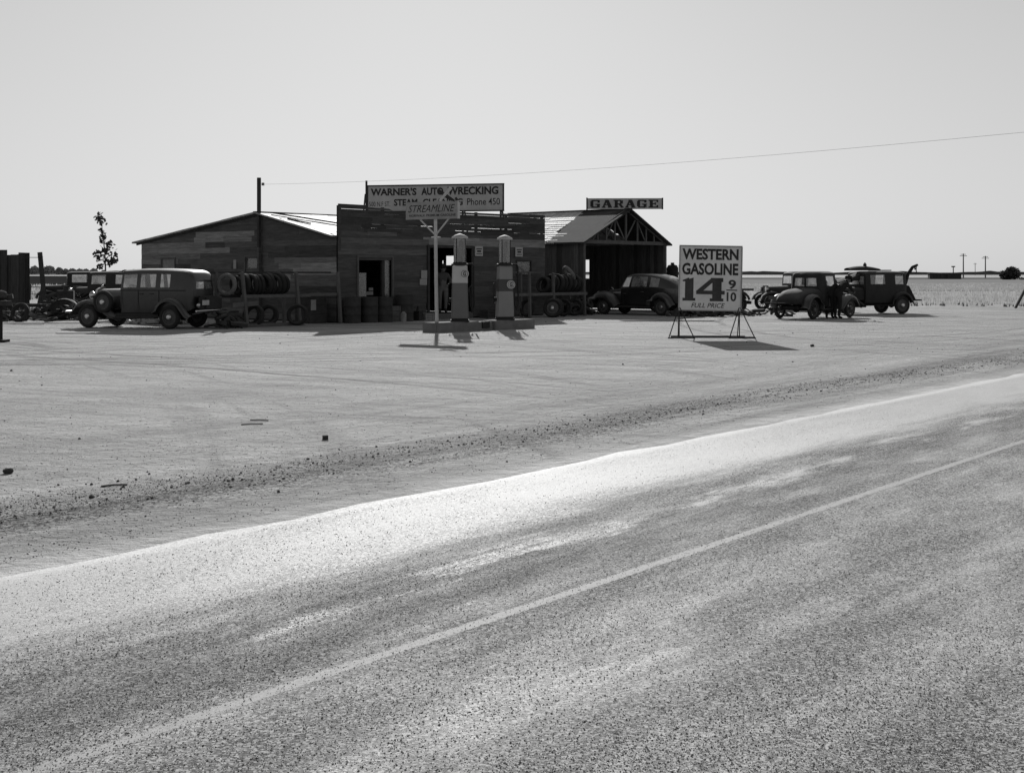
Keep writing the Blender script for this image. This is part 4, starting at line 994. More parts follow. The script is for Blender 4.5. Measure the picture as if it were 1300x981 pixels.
# ---- slant-backed car in front of the garage
def slant_car(label, loc, rz):
    t = thing('slantback_car', label, 'car', loc, rz); r = .345; wb = 1.42
    S = [(-2.22, .55, 1.0, .55, 0), (-2.10, .70, 1.12, .50, 0), (-1.90, .82, 1.27, .46, 0), (-1.60, .90, 1.43, .42, 0), (-1.25, .96, 1.56, None, 0), (-.85, 1, 1.635, None, 0), (-.70, 1, 1.655, None, 0), (.05, 1, 1.66, None, -.04), (.16, 1, 1.65, None, -.10), (.50, .97, 1.60, None, -.32), (.58, .95, 1.57, None, -.42)]
    body_shell(t, S, 1.05, .38, .74, .80, (.14, .80), [[4], [6], [8]], front=(1, 2, 3), rear=None, m='paintgloss', bulge=(.05, .05))
    for sd in (1, -1):
        mb = MB(); pts = [Vector((-1.55, sd * .30, 1.462)), Vector((-1.55, sd * .08, 1.475)), Vector((-1.80, sd * .08, 1.35)), Vector((-1.80, sd * .30, 1.335))]; mb.face(pts); mb.build('rear_window', M['glassdusty'], t)
    hood(t, .52, 1.55, .62, .26, .55, 1.10, 1.00, 'paintgloss')
    mb = MB(); mb.prism([(1.50, 1.01), (1.62, .92), (1.72, .70), (1.70, .40), (1.5, .36)], -.24, .24); g = mb.build('grille', M['paint2'], t)
    mb = MB()
    for k in range(-4, 5): mb.bar((1.64, k * .05, .93), (1.735, k * .05, .45), .012, .012)
    mb.build('grille_bars', M['chrome'], g); mb = MB(); mb.tube([(1.46, 0, 1.02), (1.56, 0, 1.09)], .02); mb.build('hood_ornament', M['chrome'], t)
    fender(t, [(1.98, .42), (2.0, .58), (1.92, .74), (1.74, .85), (1.5, .88), (1.25, .84), (1.02, .70), (.84, .52), (.70, .38)], .28, .88, 'paintgloss', .08, .22)
    fender(t, arc(-wb, .40, .50, 0, 160, 10, .46) + [(-2.02, .40)], .60, .90, 'paintgloss', .07, .16)
    lamp(t, 1.80, .56, .84, .11)
    for sd in (1, -1): mb = MB(); mb.box((-.15, sd * .80, .34), (1.65, .2, .05)); mb.build('running_board', M['paint2'], t)
    for x in (wb, -wb):
        axle(t, x, .66, r)
        for sd in (1, -1): wheel(t, x, sd * .71, r, .16)
    for x, y in ((2.15, .8), (-2.45, .8)):
        mb = MB(); s_ = 1 if x > 0 else -1; mb.tube([(x - .06 * s_, -y, .46), (x, -.4, .47), (x, .4, .47), (x - .06 * s_, y, .46)], .035); mb.tube([(x - .4 * s_, .3, .45), (x, .3, .47)], .03); mb.tube([(x - .4 * s_, -.3, .45), (x, -.3, .47)], .03); mb.build('bumper', M['chrome'], t)
    mb = MB(); mb.bar((.30, .755, .86), (.44, .755, .86), .03, .03); mb.bar((-.58, .765, .94), (-.46, .765, .94), .03, .025); mb.bar((-.58, -.765, .94), (-.46, -.765, .94), .03, .025); mb.build('door_handle', M['chrome'], t)
    mb = MB()
    for sd in (1, -1):
        mb.bar((-.78, sd * .752, .42), (-.78, sd * .75, 1.04), .012, .008); mb.bar((.42, sd * .745, .42), (.42, sd * .745, 1.0), .012, .008)
        mb.bar((-1.5, sd * .70, 1.035), (.55, sd * .735, 1.035), .02, .02)
    mb.build('trim', M['paint2'], t)
    chassis(t, -2.0, 1.7); interior(t, (-.35, -1.1), 1.02, .7, (.1, .34, 1.08)); return t
th = math.atan2(.66, -.751); fw = Vector((math.cos(th), math.sin(th), 0)); lf = Vector((-fw.y, fw.x, 0))
rr = Vector((5.88, 51.1, 0)); carB = slant_car('glossy black slant-backed sedan nosed toward the open garage', rr + fw * 1.42 - lf * .71, th)

# ---- coupe seen from behind, right
def coupe(label, loc, rz):
    t = thing('coupe_car', label, 'car', loc, rz); r = .355; wb = 1.31
    S = [(-.66, .84, 1.64, .48, .03), (-.58, .95, 1.70, .46, 0), (-.45, 1, 1.725, None, 0), (-.34, 1, 1.735, None, 0), (.18, 1, 1.735, None, 0), (.30, 1, 1.725, None, -.04), (.40, .97, 1.70, None, -.08)]
    body_shell(t, S, 1.13, .44, .70, .92, (.12, .72), [[3]], front=(1, 2, 3), rear=(1, 3), m='paint2', bulge=(.03, .02))
    # rear deck
    mb = MB(); rg = []
    for x, w, z0, z1 in ((-.55, .66, .46, 1.14), (-1.0, .66, .46, 1.12), (-1.4, .62, .48, 1.06), (-1.7, .56, .52, .94), (-1.88, .50, .56, .78), (-1.95, .46, .60, .66)):
        hf = [(w, z0), (w, z0 + (z1 - z0) * .5), (w * .97, z0 + (z1 - z0) * .75), (w * .82, z0 + (z1 - z0) * .92), (w * .45, z0 + (z1 - z0) * .985), (0, z1)]
        rg.append([mb.bm.verts.new((x, y, z)) for y, z in hf] + [mb.bm.verts.new((x, -y, z)) for y, z in hf[-2::-1]])
    mb.rings(rg, False); mb.bm.faces.new(rg[-1]); mb.build('rear_deck', M['paint2'], t, smooth=50)
    hood(t, .38, 1.36, .58, .32, .58, 1.13, 1.10, 'paint2')
    mb = MB(); mb.prism([(-.33, .55), (.33, .55), (.34, 1.0), (.2, 1.13), (-.2, 1.13), (-.34, 1.0)], 1.36, 1.44, 'x'); mb.build('radiator_shell', M['rim'], t)
    lamp(t, 1.5, .38, .92, .11)
    fender(t, [(1.78, .42), (1.76, .60), (1.62, .76), (1.40, .84), (1.18, .82), (.94, .70), (.72, .50), (.55, .38)], .40, .84, 'paint')
    fender(t, arc(-wb, .38, .50, 0, 150, 10) + [(-1.82, .46), (-1.90, .40)], .50, .84, 'paint')
    for sd in (1, -1): mb = MB(); mb.box((-.15, sd * .74, .36), (1.5, .24, .04)); mb.build('running_board', M['paint2'], t)
    for x in (wb, -wb):
        axle(t, x, .62, r)
        for sd in (1, -1): wheel(t, x, sd * .70, r, .13, 'wire')
    mb = MB(); mb.tube([(-2.12, -.8, .58), (-2.16, 0, .58), (-2.12, .8, .58)], .028); mb.tube([(-1.7, .3, .5), (-2.14, .3, .6)], .025); mb.tube([(-1.7, -.3, .5), (-2.14, -.3, .6)], .025); mb.build('bumper', M['under'], t)
    mb = MB(); mb.box((-2.06, .55, .78), (.02, .3, .13)); mb.build('licence_plate', M['rim'], t)
    mb = MB(); mb.face([Vector((.42, -.70, .48)), Vector((.20, -1.05, .48)), Vector((.20, -1.04, 1.14)), Vector((.42, -.69, 1.14))]); mb.build('open_door_edge', M['paint2'], t) if False else mb.bm.free()
    chassis(t, -1.8, 1.5); interior(t, (-.1,), 1.1, .66, (.22, .3, 1.12)); return t
th = math.atan2(.72, .69); fw = Vector((math.cos(th), math.sin(th), 0)); lf = Vector((-fw.y, fw.x, 0))
rr = G(990, 404.3); carC = coupe('dusty black coupe seen from behind with its rear deck towards the road', rr + fw * 1.31 - lf * .70, th)

# ---- boxy sedans of the twenties (reused with their own labels)
def boxy_sedan(name, label, loc, rz, hooded=True, style='wood', windows=((2,), (4,), (6,)), glass='glass'):
    t = thing(name, label, 'car', loc, rz); r = .365; wb = 1.33
    S = [(-1.62, .86, 1.66, .50, 0), (-1.55, .96, 1.72, .48, 0), (-1.40, 1, 1.75, None, 0), (-1.02, 1, 1.76, None, 0), (-.86, 1, 1.76, None, 0), (-.66, 1, 1.76, None, 0), (-.52, 1, 1.76, None, 0), (.18, 1, 1.75, None, 0), (.34, .98, 1.72, None, 0), (.40, .96, 1.68, None, -.03)]
    body_shell(t, S, 1.16, .46, .70, .93, (.10, .74), [[2], [6]], front=(1, 2, 3), rear=(2, 1, 3), m='paint2', glass=glass, bulge=(.02, .01))
    hd = hood(t, .38, 1.38, .56, .34, .58, 1.12, 1.08, 'paint2')
    mb = MB(); mb.prism([(-.34, .55), (.34, .55), (.35, 1.0), (.26, 1.12), (-.26, 1.12), (-.35, 1.0)], 1.38, 1.46, 'x'); mb.build('radiator_shell', M['rim'], t)
    lamp(t, 1.52, .38, .95, .12)
    fender(t, [(1.80, .48), (1.74, .66), (1.58, .78), (1.38, .83), (1.14, .80), (.92, .68), (.72, .50), (.55, .38)], .40, .84, 'paint2')
    fender(t, arc(-wb, .40, .48, 0, 160, 9) + [(-1.85, .44)], .56, .84, 'paint2')
    for sd in (1, -1): mb = MB(); mb.box((-.15, sd * .74, .37), (1.5, .24, .04)); mb.build('running_board', M['under'], t)
    for x in (wb, -wb):
        axle(t, x, .62, r)
        for sd in (1, -1): wheel(t, x, sd * .70, r, .13, style)
    chassis(t, -1.7, 1.5); interior(t, (-.3, -1.15), 1.12, .66, (.15, .3, 1.15)); return t
th = R(180 + 20); fw = Vector((math.cos(th), math.sin(th), 0)); lf = Vector((-fw.y, fw.x, 0))
rr = Vector((16.0, 53.4, 0))
carD = boxy_sedan('sedan_car', 'dark sedan with raised hood and tow arm beside the dry grass field', rr + fw * 1.30 - lf * .70, th, style='disc')
# its raised hood side panels, roof load and tow arm
mb = MB(); rows = []
for k in range(5):
    f = k / 4; rows.append([(.42 + 1.05 * f, -.30 + .6 * j / 4, 1.40 + .0 * f - .16 * f + .05 * math.sin(math.pi * j / 4)) for j in range(5)])
mb.grid(rows); rows2 = [[(p[0], p[1], p[2] + .22 * (1 - i / 5)) for p in r_] for i, r_ in enumerate(rows)]; mb.grid(rows2)
for k in (0, 4): mb.grid([[r_[k] for r_ in rows], [r_[k] for r_ in rows2]])
mb.build('raised_hood', M['paint2'], carD, smooth=40)
mb = MB(); mb.bar((.45, .35, 1.1), (.5, .3, 1.42), .03, .03); mb.bar((1.3, -.2, 1.05), (1.35, -.2, 1.3), .02, .02); mb.build('hood_prop', M['iron'], carD)
mb = MB(); mb.tube([(-1.6, .1, .75), (-1.95, .1, 1.25), (-2.05, .1, 1.6), (-2.3, .1, 1.92), (-2.55, .1, 2.02)], [.07, .07, .08, .07, .05], 8); mb.bar((-1.6, -.3, .9), (-2.08, .08, 1.7), .05, .05); mb.bar((-1.6, .45, .9), (-2.08, .12, 1.7), .05, .05)
mb.tube([(-2.5, .1, 2.0), (-2.48, .1, 1.75)], .02); mb.tube([(-2.42, .1, 1.98), (-2.38, .16, 1.82)], .03); ta = mb.build('tow_arm', M['under'], carD, smooth=50)
mb = MB(); mb.tube([(-2.48, .1, 1.78), (-2.52, .1, 1.70), (-2.46, .1, 1.66), (-2.41, .1, 1.71)], .018, 6); mb.build('hook', M['under'], ta)
mb = MB(); mb.hexa([(-2.15, -.5, .55), (-1.62, -.5, .6), (-1.62, .55, .6), (-2.15, .55, .55), (-1.85, -.42, 1.15), (-1.6, -.42, 1.2), (-1.6, .48, 1.2), (-1.85, .48, 1.15)]); mb.box((-2.05, 0, .56), (.6, 1.3, .06)); mb.build('rear_platform', M['under'], carD)
# fender and box on its roof
t = thing('loose_fender', 'loose curved fender lying on the roof of the tow-arm sedan', 'fender', carD.location + fw * .1 + Vector((0, 0, 1.78)), th)
mb = MB(); rows = []
for k in range(11):
    f = k / 10; x = .75 - 1.5 * f; z = .02 + .12 * math.sin(math.pi * min(1, f * .8 + .12)); rows.append([(x, -.2 + .1 * j, z + .05 * math.sin(math.pi * j / 4)) for j in range(5)])
mb.grid(rows); mb.grid([[(r_[0][0], r_[0][1], .0), r_[0]] for r_ in rows]); mb.grid([[(r_[-1][0], r_[-1][1], .0), r_[-1]] for r_ in rows]); mb.build('fender_panel', M['paint2'], t, smooth=60)
t = thing('oil_can', 'small dark can standing on the fender on the sedan roof', 'can', carD.location + fw * -.02 + Vector((0, 0, 1.95)), th)
mb = MB(); mb.lathe([(0, 0), (.07, 0), (.07, .1), (.03, .13), (.03, .16), (0, .16)], 12); mb.build('can_body', M['paint2'], t)
t = thing('flat_board', 'flat board lying across the rear of the tow-arm sedan roof', 'board', carD.location + fw * -.75 + Vector((0, 0, 1.79)), th)
mb = MB(); mb.box((0, 0, 0), (.8, .5, .04), .1); mb.build('board_panel', M['paint2'], t)
# car hidden behind the coupe, nose to the left
thE = R(180 + 8); fwE = Vector((math.cos(thE), math.sin(thE), 0)); lfE = Vector((-fwE.y, fwE.x, 0))
rr = Vector((11.55, 57.6, 0)); carE = boxy_sedan('sedan_car', 'old dark car behind the coupe, its nose and front wheel showing at left', rr - fwE * 1.33 - lfE * .70, thE)
# truck behind the price sign
def flat_truck(label, loc, rz):
    t = thing('flatbed_truck', label, 'truck', loc, rz); r = .37; wb = 1.7
    S = [(-.25, .96, 1.86, .6, 0), (-.15, 1, 1.9, None, 0), (-.05, 1, 1.92, None, 0), (.55, 1, 1.92, None, 0), (.66, .98, 1.88, None, -.03)]
    body_shell(t, S, 1.2, .55, .68, .94, (.10, .8), [[2]], front=(1, 2, 3), rear=(2,), m='paint2', bulge=(.01, .01))
    hood(t, .64, 1.62, .54, .34, .6, 1.16, 1.1, 'paint2'); mb = MB(); mb.prism([(-.34, .55), (.34, .55), (.35, 1.0), (.26, 1.13), (-.26, 1.13), (-.35, 1.0)], 1.62, 1.7, 'x'); mb.build('radiator_shell', M['rim'], t); lamp(t, 1.76, .4, .95)
    fender(t, [(2.1, .5), (2.0, .7), (1.82, .82), (1.6, .84), (1.35, .76), (1.1, .56), (.9, .40)], .4, .84, 'paint2')
    fender(t, arc(-wb, .42, .50, 0, 165, 9), .56, .86, 'paint2')
    mb = MB(); mb.box((-1.35, 0, .98), (2.0, 1.6, .08))
    mb.build('flatbed', M['darkwood'], t)
    for x in (wb, -wb):
        axle(t, x, .62, r)
        for sd in (1, -1): wheel(t, x, sd * .72, r, .15, 'wood')
    chassis(t, -2.3, 1.8); return t
tk = flat_truck('dark flatbed truck mostly hidden behind the price sign', Vector((7.95, 56.0, 0)), R(176))
t = thing('upright_tank', 'dark upright tank standing just left of the price sign behind the black car', 'tank', Vector((7.15, 57.9, 0)))
mb = MB(); mb.lathe([(0, 0), (.26, 0), (.26, 1.9), (.2, 2.02), (.08, 2.06), (.08, 2.14), (0, 2.14)], 16); mb.build('tank_body', M['under'], t, smooth=40)
# wrecks behind the big sedan
def wreck(label, px, d, rz, s=1, **k):
    b = AT(px, 346, d); return boxy_sedan('wrecked_car', label, (b.x, b.y, 0), rz, **k)
wreck('dark old sedan shell seen over the hood of the big sedan', 134, 55.0, R(160))
wreck('smaller far wreck with one lit window left of the sapling', 96, 63.0, R(200))
wreck('old dark wreck hidden behind the cabin of the big sedan', 170, 60.0, R(170))

# ------------------------------------------------------------------ people
def person(label, loc, rz, J, mats, hat=True, scale=1.0):
    """one skinned figure; J = joint positions facing -y"""
    root = thing('person', label, 'person', loc, rz)
    V, E, Rr = [], [], []
    def v(p, r): V.append(Vector(p)); Rr.append(r); return len(V) - 1
    def e(a, b): E.append((a, b)); return b
    pel = v(J['pelvis'], .15); sp = e(pel, v(J['spine'], .145)); ch = e(sp, v(J['chest'], .165)); nk0 = e(ch, v(J['neck'], .075)); hd0 = e(nk0, v(J['jaw'], .075)); hd1 = e(hd0, v(J['head'], .098)); hd2 = e(hd1, v(J['crown'], .07))
    hands = []
    for s in ('L', 'R'):
        sh = e(ch, v(J['sh' + s], .085)); el = e(sh, v(J['el' + s], .055)); wr = e(el, v(J['wr' + s], .036)); hn = Vector(J['wr' + s]) + (Vector(J['wr' + s]) - Vector(J['el' + s])).normalized() * .08; e(wr, v(hn, .036)); hands.append((Vector(J['wr' + s]), hn, s))
        hp = e(pel, v(J['hp' + s], .115)); kn = e(hp, v(J['kn' + s], .075)); an = e(kn, v(J['an' + s], .048)); e(an, v(J['toe' + s], .042))
    me = bpy.data.meshes.new('figure'); me.from_pydata(V, E, []); ob = bpy.data.objects.new('figure', me); col.objects.link(ob)
    sk = ob.modifiers.new('s', 'SKIN'); sk.use_smooth_shade = True
    for i, d in enumerate(me.skin_vertices[0].data): d.radius = (Rr[i], Rr[i] * (.78 if i in (0, 1, 2) else 1)); d.use_root = (i == 0)
    ob.modifiers.new('u', 'SUBSURF').levels = 2
    dg = bpy.context.evaluated_depsgraph_get(); dg.update(); bm_me = bpy.data.meshes.new_from_object(ob.evaluated_get(dg)); bpy.data.objects.remove(ob)
    mb = MB(); mb.bm.free(); mb.bm = bmesh.new(); mb.bm.from_mesh(bm_me); mb.tl = mb.bm.faces.layers.float.new('tone'); bpy.data.meshes.remove(bm_me)
    hz = Vector(J['head']); fdir = (Vector(J.get('face', (0, -1, 0)))).normalized(); side = fdir.cross(Vector(J['crown']) - hz).normalized(); upv = side.cross(fdir)
    mb.ball(hz + fdir * .105 - upv * .01, (.016, .022, .026))          # nose
    for s in (-1, 1): mb.ball(hz + side * s * .10 - upv * .01, (.02, .03, .04))   # ears
    for wr, hn, s in hands:
        d = (hn - wr).normalized(); sd = d.cross(Vector((0, 1, 0))).normalized(); nn = sd.cross(d)
        for k in range(4):
            b = hn + sd * (k - 1.5) * .021; l = (.07, .085, .08, .06)[k]; mb.tube([b - d * .02, b + d * l * .5, b + d * l * .8 + nn * .03], [.010, .009, .007], 6)
        th_ = 1 if s == 'L' else -1; b = wr + d * .03 + sd * th_ * .03; mb.tube([b, b + d * .035 + sd * th_ * .03, b + d * .07 + sd * th_ * .025], [.012, .011, .008], 6)
    zb = Vector(J['pelvis']).z
    o = mb.build('body', mats, root, smooth=60)
    wa = Vector(J['pelvis']).lerp(Vector(J['spine']), .3); axd = (Vector(J['spine']) - Vector(J['pelvis'])).normalized(); nkp = Vector(J['neck']).lerp(Vector(J['jaw']), .3); nd = (Vector(J['jaw']) - Vector(J['neck'])).normalized()
    for p in o.data.polygons:
        c = p.center
        if (c - nkp).dot(nd) > 0 and (c - hz).length < .3: p.material_index = 0
        elif any((c - wr).dot((hn - wr).normalized()) > -.02 and (c - wr).length < .25 for wr, hn, s in hands): p.material_index = 0
        elif min((c - Vector(J['an' + s])).length for s in 'LR') < .1 or c.z < .09: p.material_index = 3
        elif (c - wa).dot(axd) > 0 and not min((c - Vector(J['hp' + s])).length for s in 'LR') < .05: p.material_index = 1
        else: p.material_index = 2
    e_ = MB()
    for s in (-1, 1): e_.ball(hz + fdir * .088 + side * s * .035 + upv * .012, (.012, .012, .009))
    e_.build('eyes', M['hat'], root)
    e_ = MB(); e_.ball(hz + fdir * .088 - upv * .06, (.025, .01, .008)); e_.build('mouth', M['shirt'], root)
    mm = Matrix.Translation(hz + upv * .06) @ Matrix((side, -fdir, upv)).transposed().to_4x4()
    if hat:
        h = MB(); h.lathe([(.17, .0), (.165, .012), (.108, .015), (.105, .08), (.09, .115), (.04, .12), (0, .11)], 20, mm); h.build('hat', M['hat'], root, smooth=50)
    h = MB(); mm2 = Matrix.Translation(hz + upv * .02 - fdir * .02) @ Matrix((side, -fdir, upv)).transposed().to_4x4(); h.lathe([(.104, -.03), (.108, .02), (.09, .07), (.05, .098), (0, .105)], 16, mm2); h.build('hair', M['hat'], root, smooth=50)
    b_ = MB(); return root
def stand(bend=0, armL=None, armR=None, stance=.1):
    c, s = math.cos(R(bend)), math.sin(R(bend)); hip = Vector((0, .0, .95))
    def up(x, l, f=0): return (x, hip.y - s * l - f * c, hip.z + c * l - f * s * .0)
    J = dict(pelvis=(0, 0, .95), spine=up(0, .2), chest=up(0, .40), neck=up(0, .54), jaw=up(0, .62, .02), head=up(0, .70, .02), crown=up(0, .78, .01))
    for sd, n in ((1, 'L'), (-1, 'R')):
        J['sh' + n] = up(sd * .185, .46); J['hp' + n] = (sd * .10, 0, .90); J['kn' + n] = (sd * (stance + .01), -.03, .50); J['an' + n] = (sd * stance, .02, .085); J['toe' + n] = (sd * (stance + .03), -.13, .04)
        arm = armL if n == 'L' else armR
        J['el' + n] = arm[0] if arm else up(sd * .25, .18); J['wr' + n] = arm[1] if arm else (sd * .27, -s * .2 - .06, .86)
    J['face'] = (0, -c, -s); return J
person('man in work shirt and hat standing in the workshop doorway', LB(5.28, .22, .20), R(8), stand(0, ((.30, .06, 1.18), (.19, -.13, 1.07)), ((-.31, .05, 1.15), (-.24, -.06, .90))), [M['skin'], M['shirt'], M['trouser'], M['hat']])
person('man in dark overalls bending over the engine side of the coupe', G(1053, 404.5) + Vector((0, 0, 0)), R(150), stand(58, ((.25, -.62, 1.0), (.15, -.85, .95)), ((-.25, -.6, .98), (-.15, -.82, .92))), [M['skin'], M['darkcloth'], M['darkcloth'], M['hat']], hat=False)
person('man in dark clothes leaning by the front wheel of the coupe', G(1063, 404.8), R(120), stand(48, ((.25, -.55, 1.02), (.12, -.75, .95)), ((-.27, -.5, 1.05), (-.12, -.72, 1.0))), [M['skin'], M['darkcloth'], M['darkcloth'], M['hat']], hat=True)
# ------------------------------------------------------------------ ground, road, fields
W = Vector((.616, .788, 0)); WM = Vector((-.788, .616, 0))       # along / across the highway
def RD(a, b, z=0): return W * a + WM * b + Vector((0, 0, z))
def dotv(nt, vec, v):
    n = _n(nt, 'ShaderNodeVectorMath', operation='DOT_PRODUCT'); L(nt, vec, n.inputs[0]); n.inputs[1].default_value = v; return n.outputs['Value']
def ab(nt):
    p = _n(nt, 'ShaderNodeTexCoord').outputs['Object']; a = dotv(nt, p, W); b = dotv(nt, p, WM)
    c = _n(nt, 'ShaderNodeCombineXYZ'); L(nt, a, c.inputs[0]); L(nt, b, c.inputs[1]); return p, a, b, c.outputs[0]
def bump_(nt, x, s, d, b, prev=None):
    bp = _n(nt, 'ShaderNodeBump'); bp.inputs['Strength'].default_value = s; bp.inputs['Distance'].default_value = d; L(nt, x, bp.inputs['Height'])
    if prev: L(nt, prev, bp.inputs['Normal'])
    L(nt, bp.outputs[0], b.inputs['Normal']); return bp.outputs[0]
def mul(nt, a, b): return math_(nt, 'MULTIPLY', a, b)
def add(nt, a, b): return math_(nt, 'ADD', a, b)
def band(nt, x, c, w):       # soft bump around c
    return maprange(nt, math_(nt, 'ABSOLUTE', math_(nt, 'SUBTRACT', x, c)), 0, w, 1, 0, True)
def lerp(nt, f, a, b):
    m = _n(nt, 'ShaderNodeMix'); 
    for i, v in ((0, f), (2, a), (3, b)):
        if isinstance(v, (int, float)): m.inputs[i].default_value = v
        else: L(nt, v, m.inputs[i])
    return m.outputs[0]

m, nt, bs = newmat('lot_dirt')
p, a, b, q = ab(nt)
big = noise(nt, p, .12, 4, .6); mid = noise(nt, p, .9, 4, .6); fine = noise(nt, p, 22, 5, .75); spk = voro(nt, p, 26)
streak = noise(nt, q, 1.0, 5, .65, (.10, 1.5, 1), .4)       # wheel tracks along the highway
def arcs(cx, cy, seed, sc_=1.7):          # turning tracks: rings about a far centre
    dv = _n(nt, 'ShaderNodeVectorMath', operation='SUBTRACT'); L(nt, p, dv.inputs[0]); dv.inputs[1].default_value = (cx, cy, 0)
    ln = _n(nt, 'ShaderNodeVectorMath', operation='LENGTH'); L(nt, dv.outputs[0], ln.inputs[0])
    cc = _n(nt, 'ShaderNodeCombineXYZ'); L(nt, ln.outputs['Value'], cc.inputs[0]); L(nt, mul(nt, p_x, .11), cc.inputs[1]); cc.inputs[2].default_value = seed
    return noise(nt, cc.outputs[0], sc_, 5, .62)
ps_ = _n(nt, 'ShaderNodeSeparateXYZ'); L(nt, p, ps_.inputs[0]); p_x = ps_.outputs[0]
streak2 = add(nt, mul(nt, arcs(-30, -35, 1.3), .5), mul(nt, arcs(70, -50, 4.1, 1.2), .5))
x = add(nt, .395, mul(nt, math_(nt, 'SUBTRACT', big, .5), .12))
x = add(nt, x, mul(nt, math_(nt, 'SUBTRACT', mid, .5), .2)); x = add(nt, x, mul(nt, math_(nt, 'SUBTRACT', fine, .5), .22))
lotm = maprange(nt, b, 8, 14, 0, 1, True)
x = add(nt, x, mul(nt, math_(nt, 'SUBTRACT', lerp(nt, lotm, streak, streak2), .5), .85))
wob = add(nt, b, mul(nt, math_(nt, 'SUBTRACT', noise(nt, q, .10, 3), .5), 1.6))
clump = maprange(nt, noise(nt, q, .9, 5, .7, (.22, 1.6, 1)), .38, .58, 0, 1)
wind = mul(nt, band(nt, wob, 8.2, .95), add(nt, mul(nt, clump, .75), .25))
grit = noise(nt, p, 30, 3, .8); grit2 = voro(nt, p, 42)
dark = mul(nt, wind, maprange(nt, add(nt, mul(nt, grit, .6), mul(nt, grit2, .4)), .42, .60, 1, .15))
x = lerp(nt, mul(nt, dark, 1.3), x, .05)
# wheel ruts curving into the lot
ruts = math_(nt, 'MAXIMUM', arcs(25, 75, 2.2, 2.2), arcs(-45, 0, 7.7, 2.0)); rm = mul(nt, maprange(nt, ruts, .54, .66, 0, 1), maprange(nt, big, .4, .6, .1, 1))
x = lerp(nt, mul(nt, rm, .7), x, .13)
peb = mul(nt, maprange(nt, spk, .93, .95, 0, 1), maprange(nt, mid, .45, .6, 0, .8)); x = lerp(nt, peb, x, .12)
edge = mul(nt, band(nt, b, 6.75, .55), maprange(nt, noise(nt, q, .35, 3), .3, .65, .3, 1)); x = lerp(nt, mul(nt, edge, .8), x, .72)
fieldm = maprange(nt, dotv(nt, p, (-.1, 1, 0)), 66, 78, 0, 1, True)
x = lerp(nt, fieldm, x, add(nt, .30, mul(nt, noise(nt, p, .03, 5), .15)))
L(nt, grey(nt, x), bs.inputs['Base Color']); bs.inputs['Roughness'].default_value = .9; bs.inputs['Specular IOR Level'].default_value = .2
trk = None
for (cx_, cy_, r_, sd_) in ((22, 2, 24, 1), (-14, 62, 38, 2), (40, 40, 34, 3), (-40, -20, 56, 4), (10, -30, 58, 5), (-30, 50, 30, 6)):
    dv = _n(nt, 'ShaderNodeVectorMath', operation='SUBTRACT'); L(nt, p, dv.inputs[0]); dv.inputs[1].default_value = (cx_, cy_, 0)
    ln = _n(nt, 'ShaderNodeVectorMath', operation='LENGTH'); L(nt, dv.outputs[0], ln.inputs[0])
    rw = add(nt, ln.outputs['Value'], mul(nt, mid, .25)); t1 = band(nt, math_(nt, 'ABSOLUTE', math_(nt, 'SUBTRACT', rw, r_)), .7, .17)
    t1 = mul(nt, t1, maprange(nt, noise(nt, p, .09 + .01 * sd_, 2), .36, .5, 0, 1)); trk = t1 if trk is None else math_(nt, 'MAXIMUM', trk, t1)
trk = mul(nt, mul(nt, trk, lotm), maprange(nt, mid, .3, .6, .35, 1)); x = lerp(nt, mul(nt, trk, .85), x, .13)
lump = noise(nt, p, 4.5, 5, .7); x = add(nt, x, mul(nt, math_(nt, 'SUBTRACT', lump, .5), .16)); L(nt, grey(nt, x), bs.inputs['Base Color'])
h = add(nt, add(nt, mul(nt, fine, .7), math_(nt, 'SUBTRACT', mul(nt, lump, 2.0), mul(nt, trk, 1.2))), add(nt, mul(nt, mid, 1.2), mul(nt, lerp(nt, lotm, streak, streak2), 1.6)))
bump_(nt, h, .85, .06, bs)
mb = MB(); S_ = 7000
mb.face([(-S_, -60, 0), (S_, -60, 0), (S_, S_, 0), (-S_, S_, 0)]); tag(mb.build('ground', m), kind='structure')

m, nt, bs = newmat('chip_seal_road')
p, a, b, q = ab(nt)
wobn = math_(nt, 'SUBTRACT', noise(nt, q, .22, 5, .62, (.5, 1, 1)), .5)
bw_ = add(nt, add(nt, b, mul(nt, wobn, 1.0)), mul(nt, math_(nt, 'SUBTRACT', noise(nt, q, 2.6, 5, .72, (.16, 1, 1)), .5), 1.1))
chip = voro(nt, p, 95); chip2 = noise(nt, p, 75, 3, .8); patch = noise(nt, q, .55, 6, .68, (.28, 1.0, 1), .3); patch2 = noise(nt, q, 2.2, 5, .7, (.25, 1, 1))
# sand drifted over the chips: far wheel lane, middle wheel track, thin streaks
sand = maprange(nt, bw_, 4.95, 5.75, 0, 1, True)
sand = mul(nt, sand, maprange(nt, patch, .34, .64, .50, .92))
sand = mul(nt, sand, maprange(nt, a, -4.5, 4.0, .55, 1.05))
s2 = mul(nt, mul(nt, band(nt, bw_, 3.15, .75), maprange(nt, patch, .36, .56, 0, 1.0)), band(nt, a, 4.6, 3.8)); s3 = mul(nt, band(nt, bw_, 4.85, .28), maprange(nt, patch2, .45, .6, 0, .75)); s4 = mul(nt, band(nt, bw_, 2.0, .25), .25)
sand = math_(nt, 'MAXIMUM', sand, math_(nt, 'MAXIMUM', s2, math_(nt, 'MAXIMUM', s3, s4)))
sand = math_(nt, 'MAXIMUM', sand, maprange(nt, patch2, .40, .75, 0, .5))
stone = maprange(nt, add(nt, mul(nt, chip, .7), mul(nt, chip2, .5)), .35, .85, 0, 1)
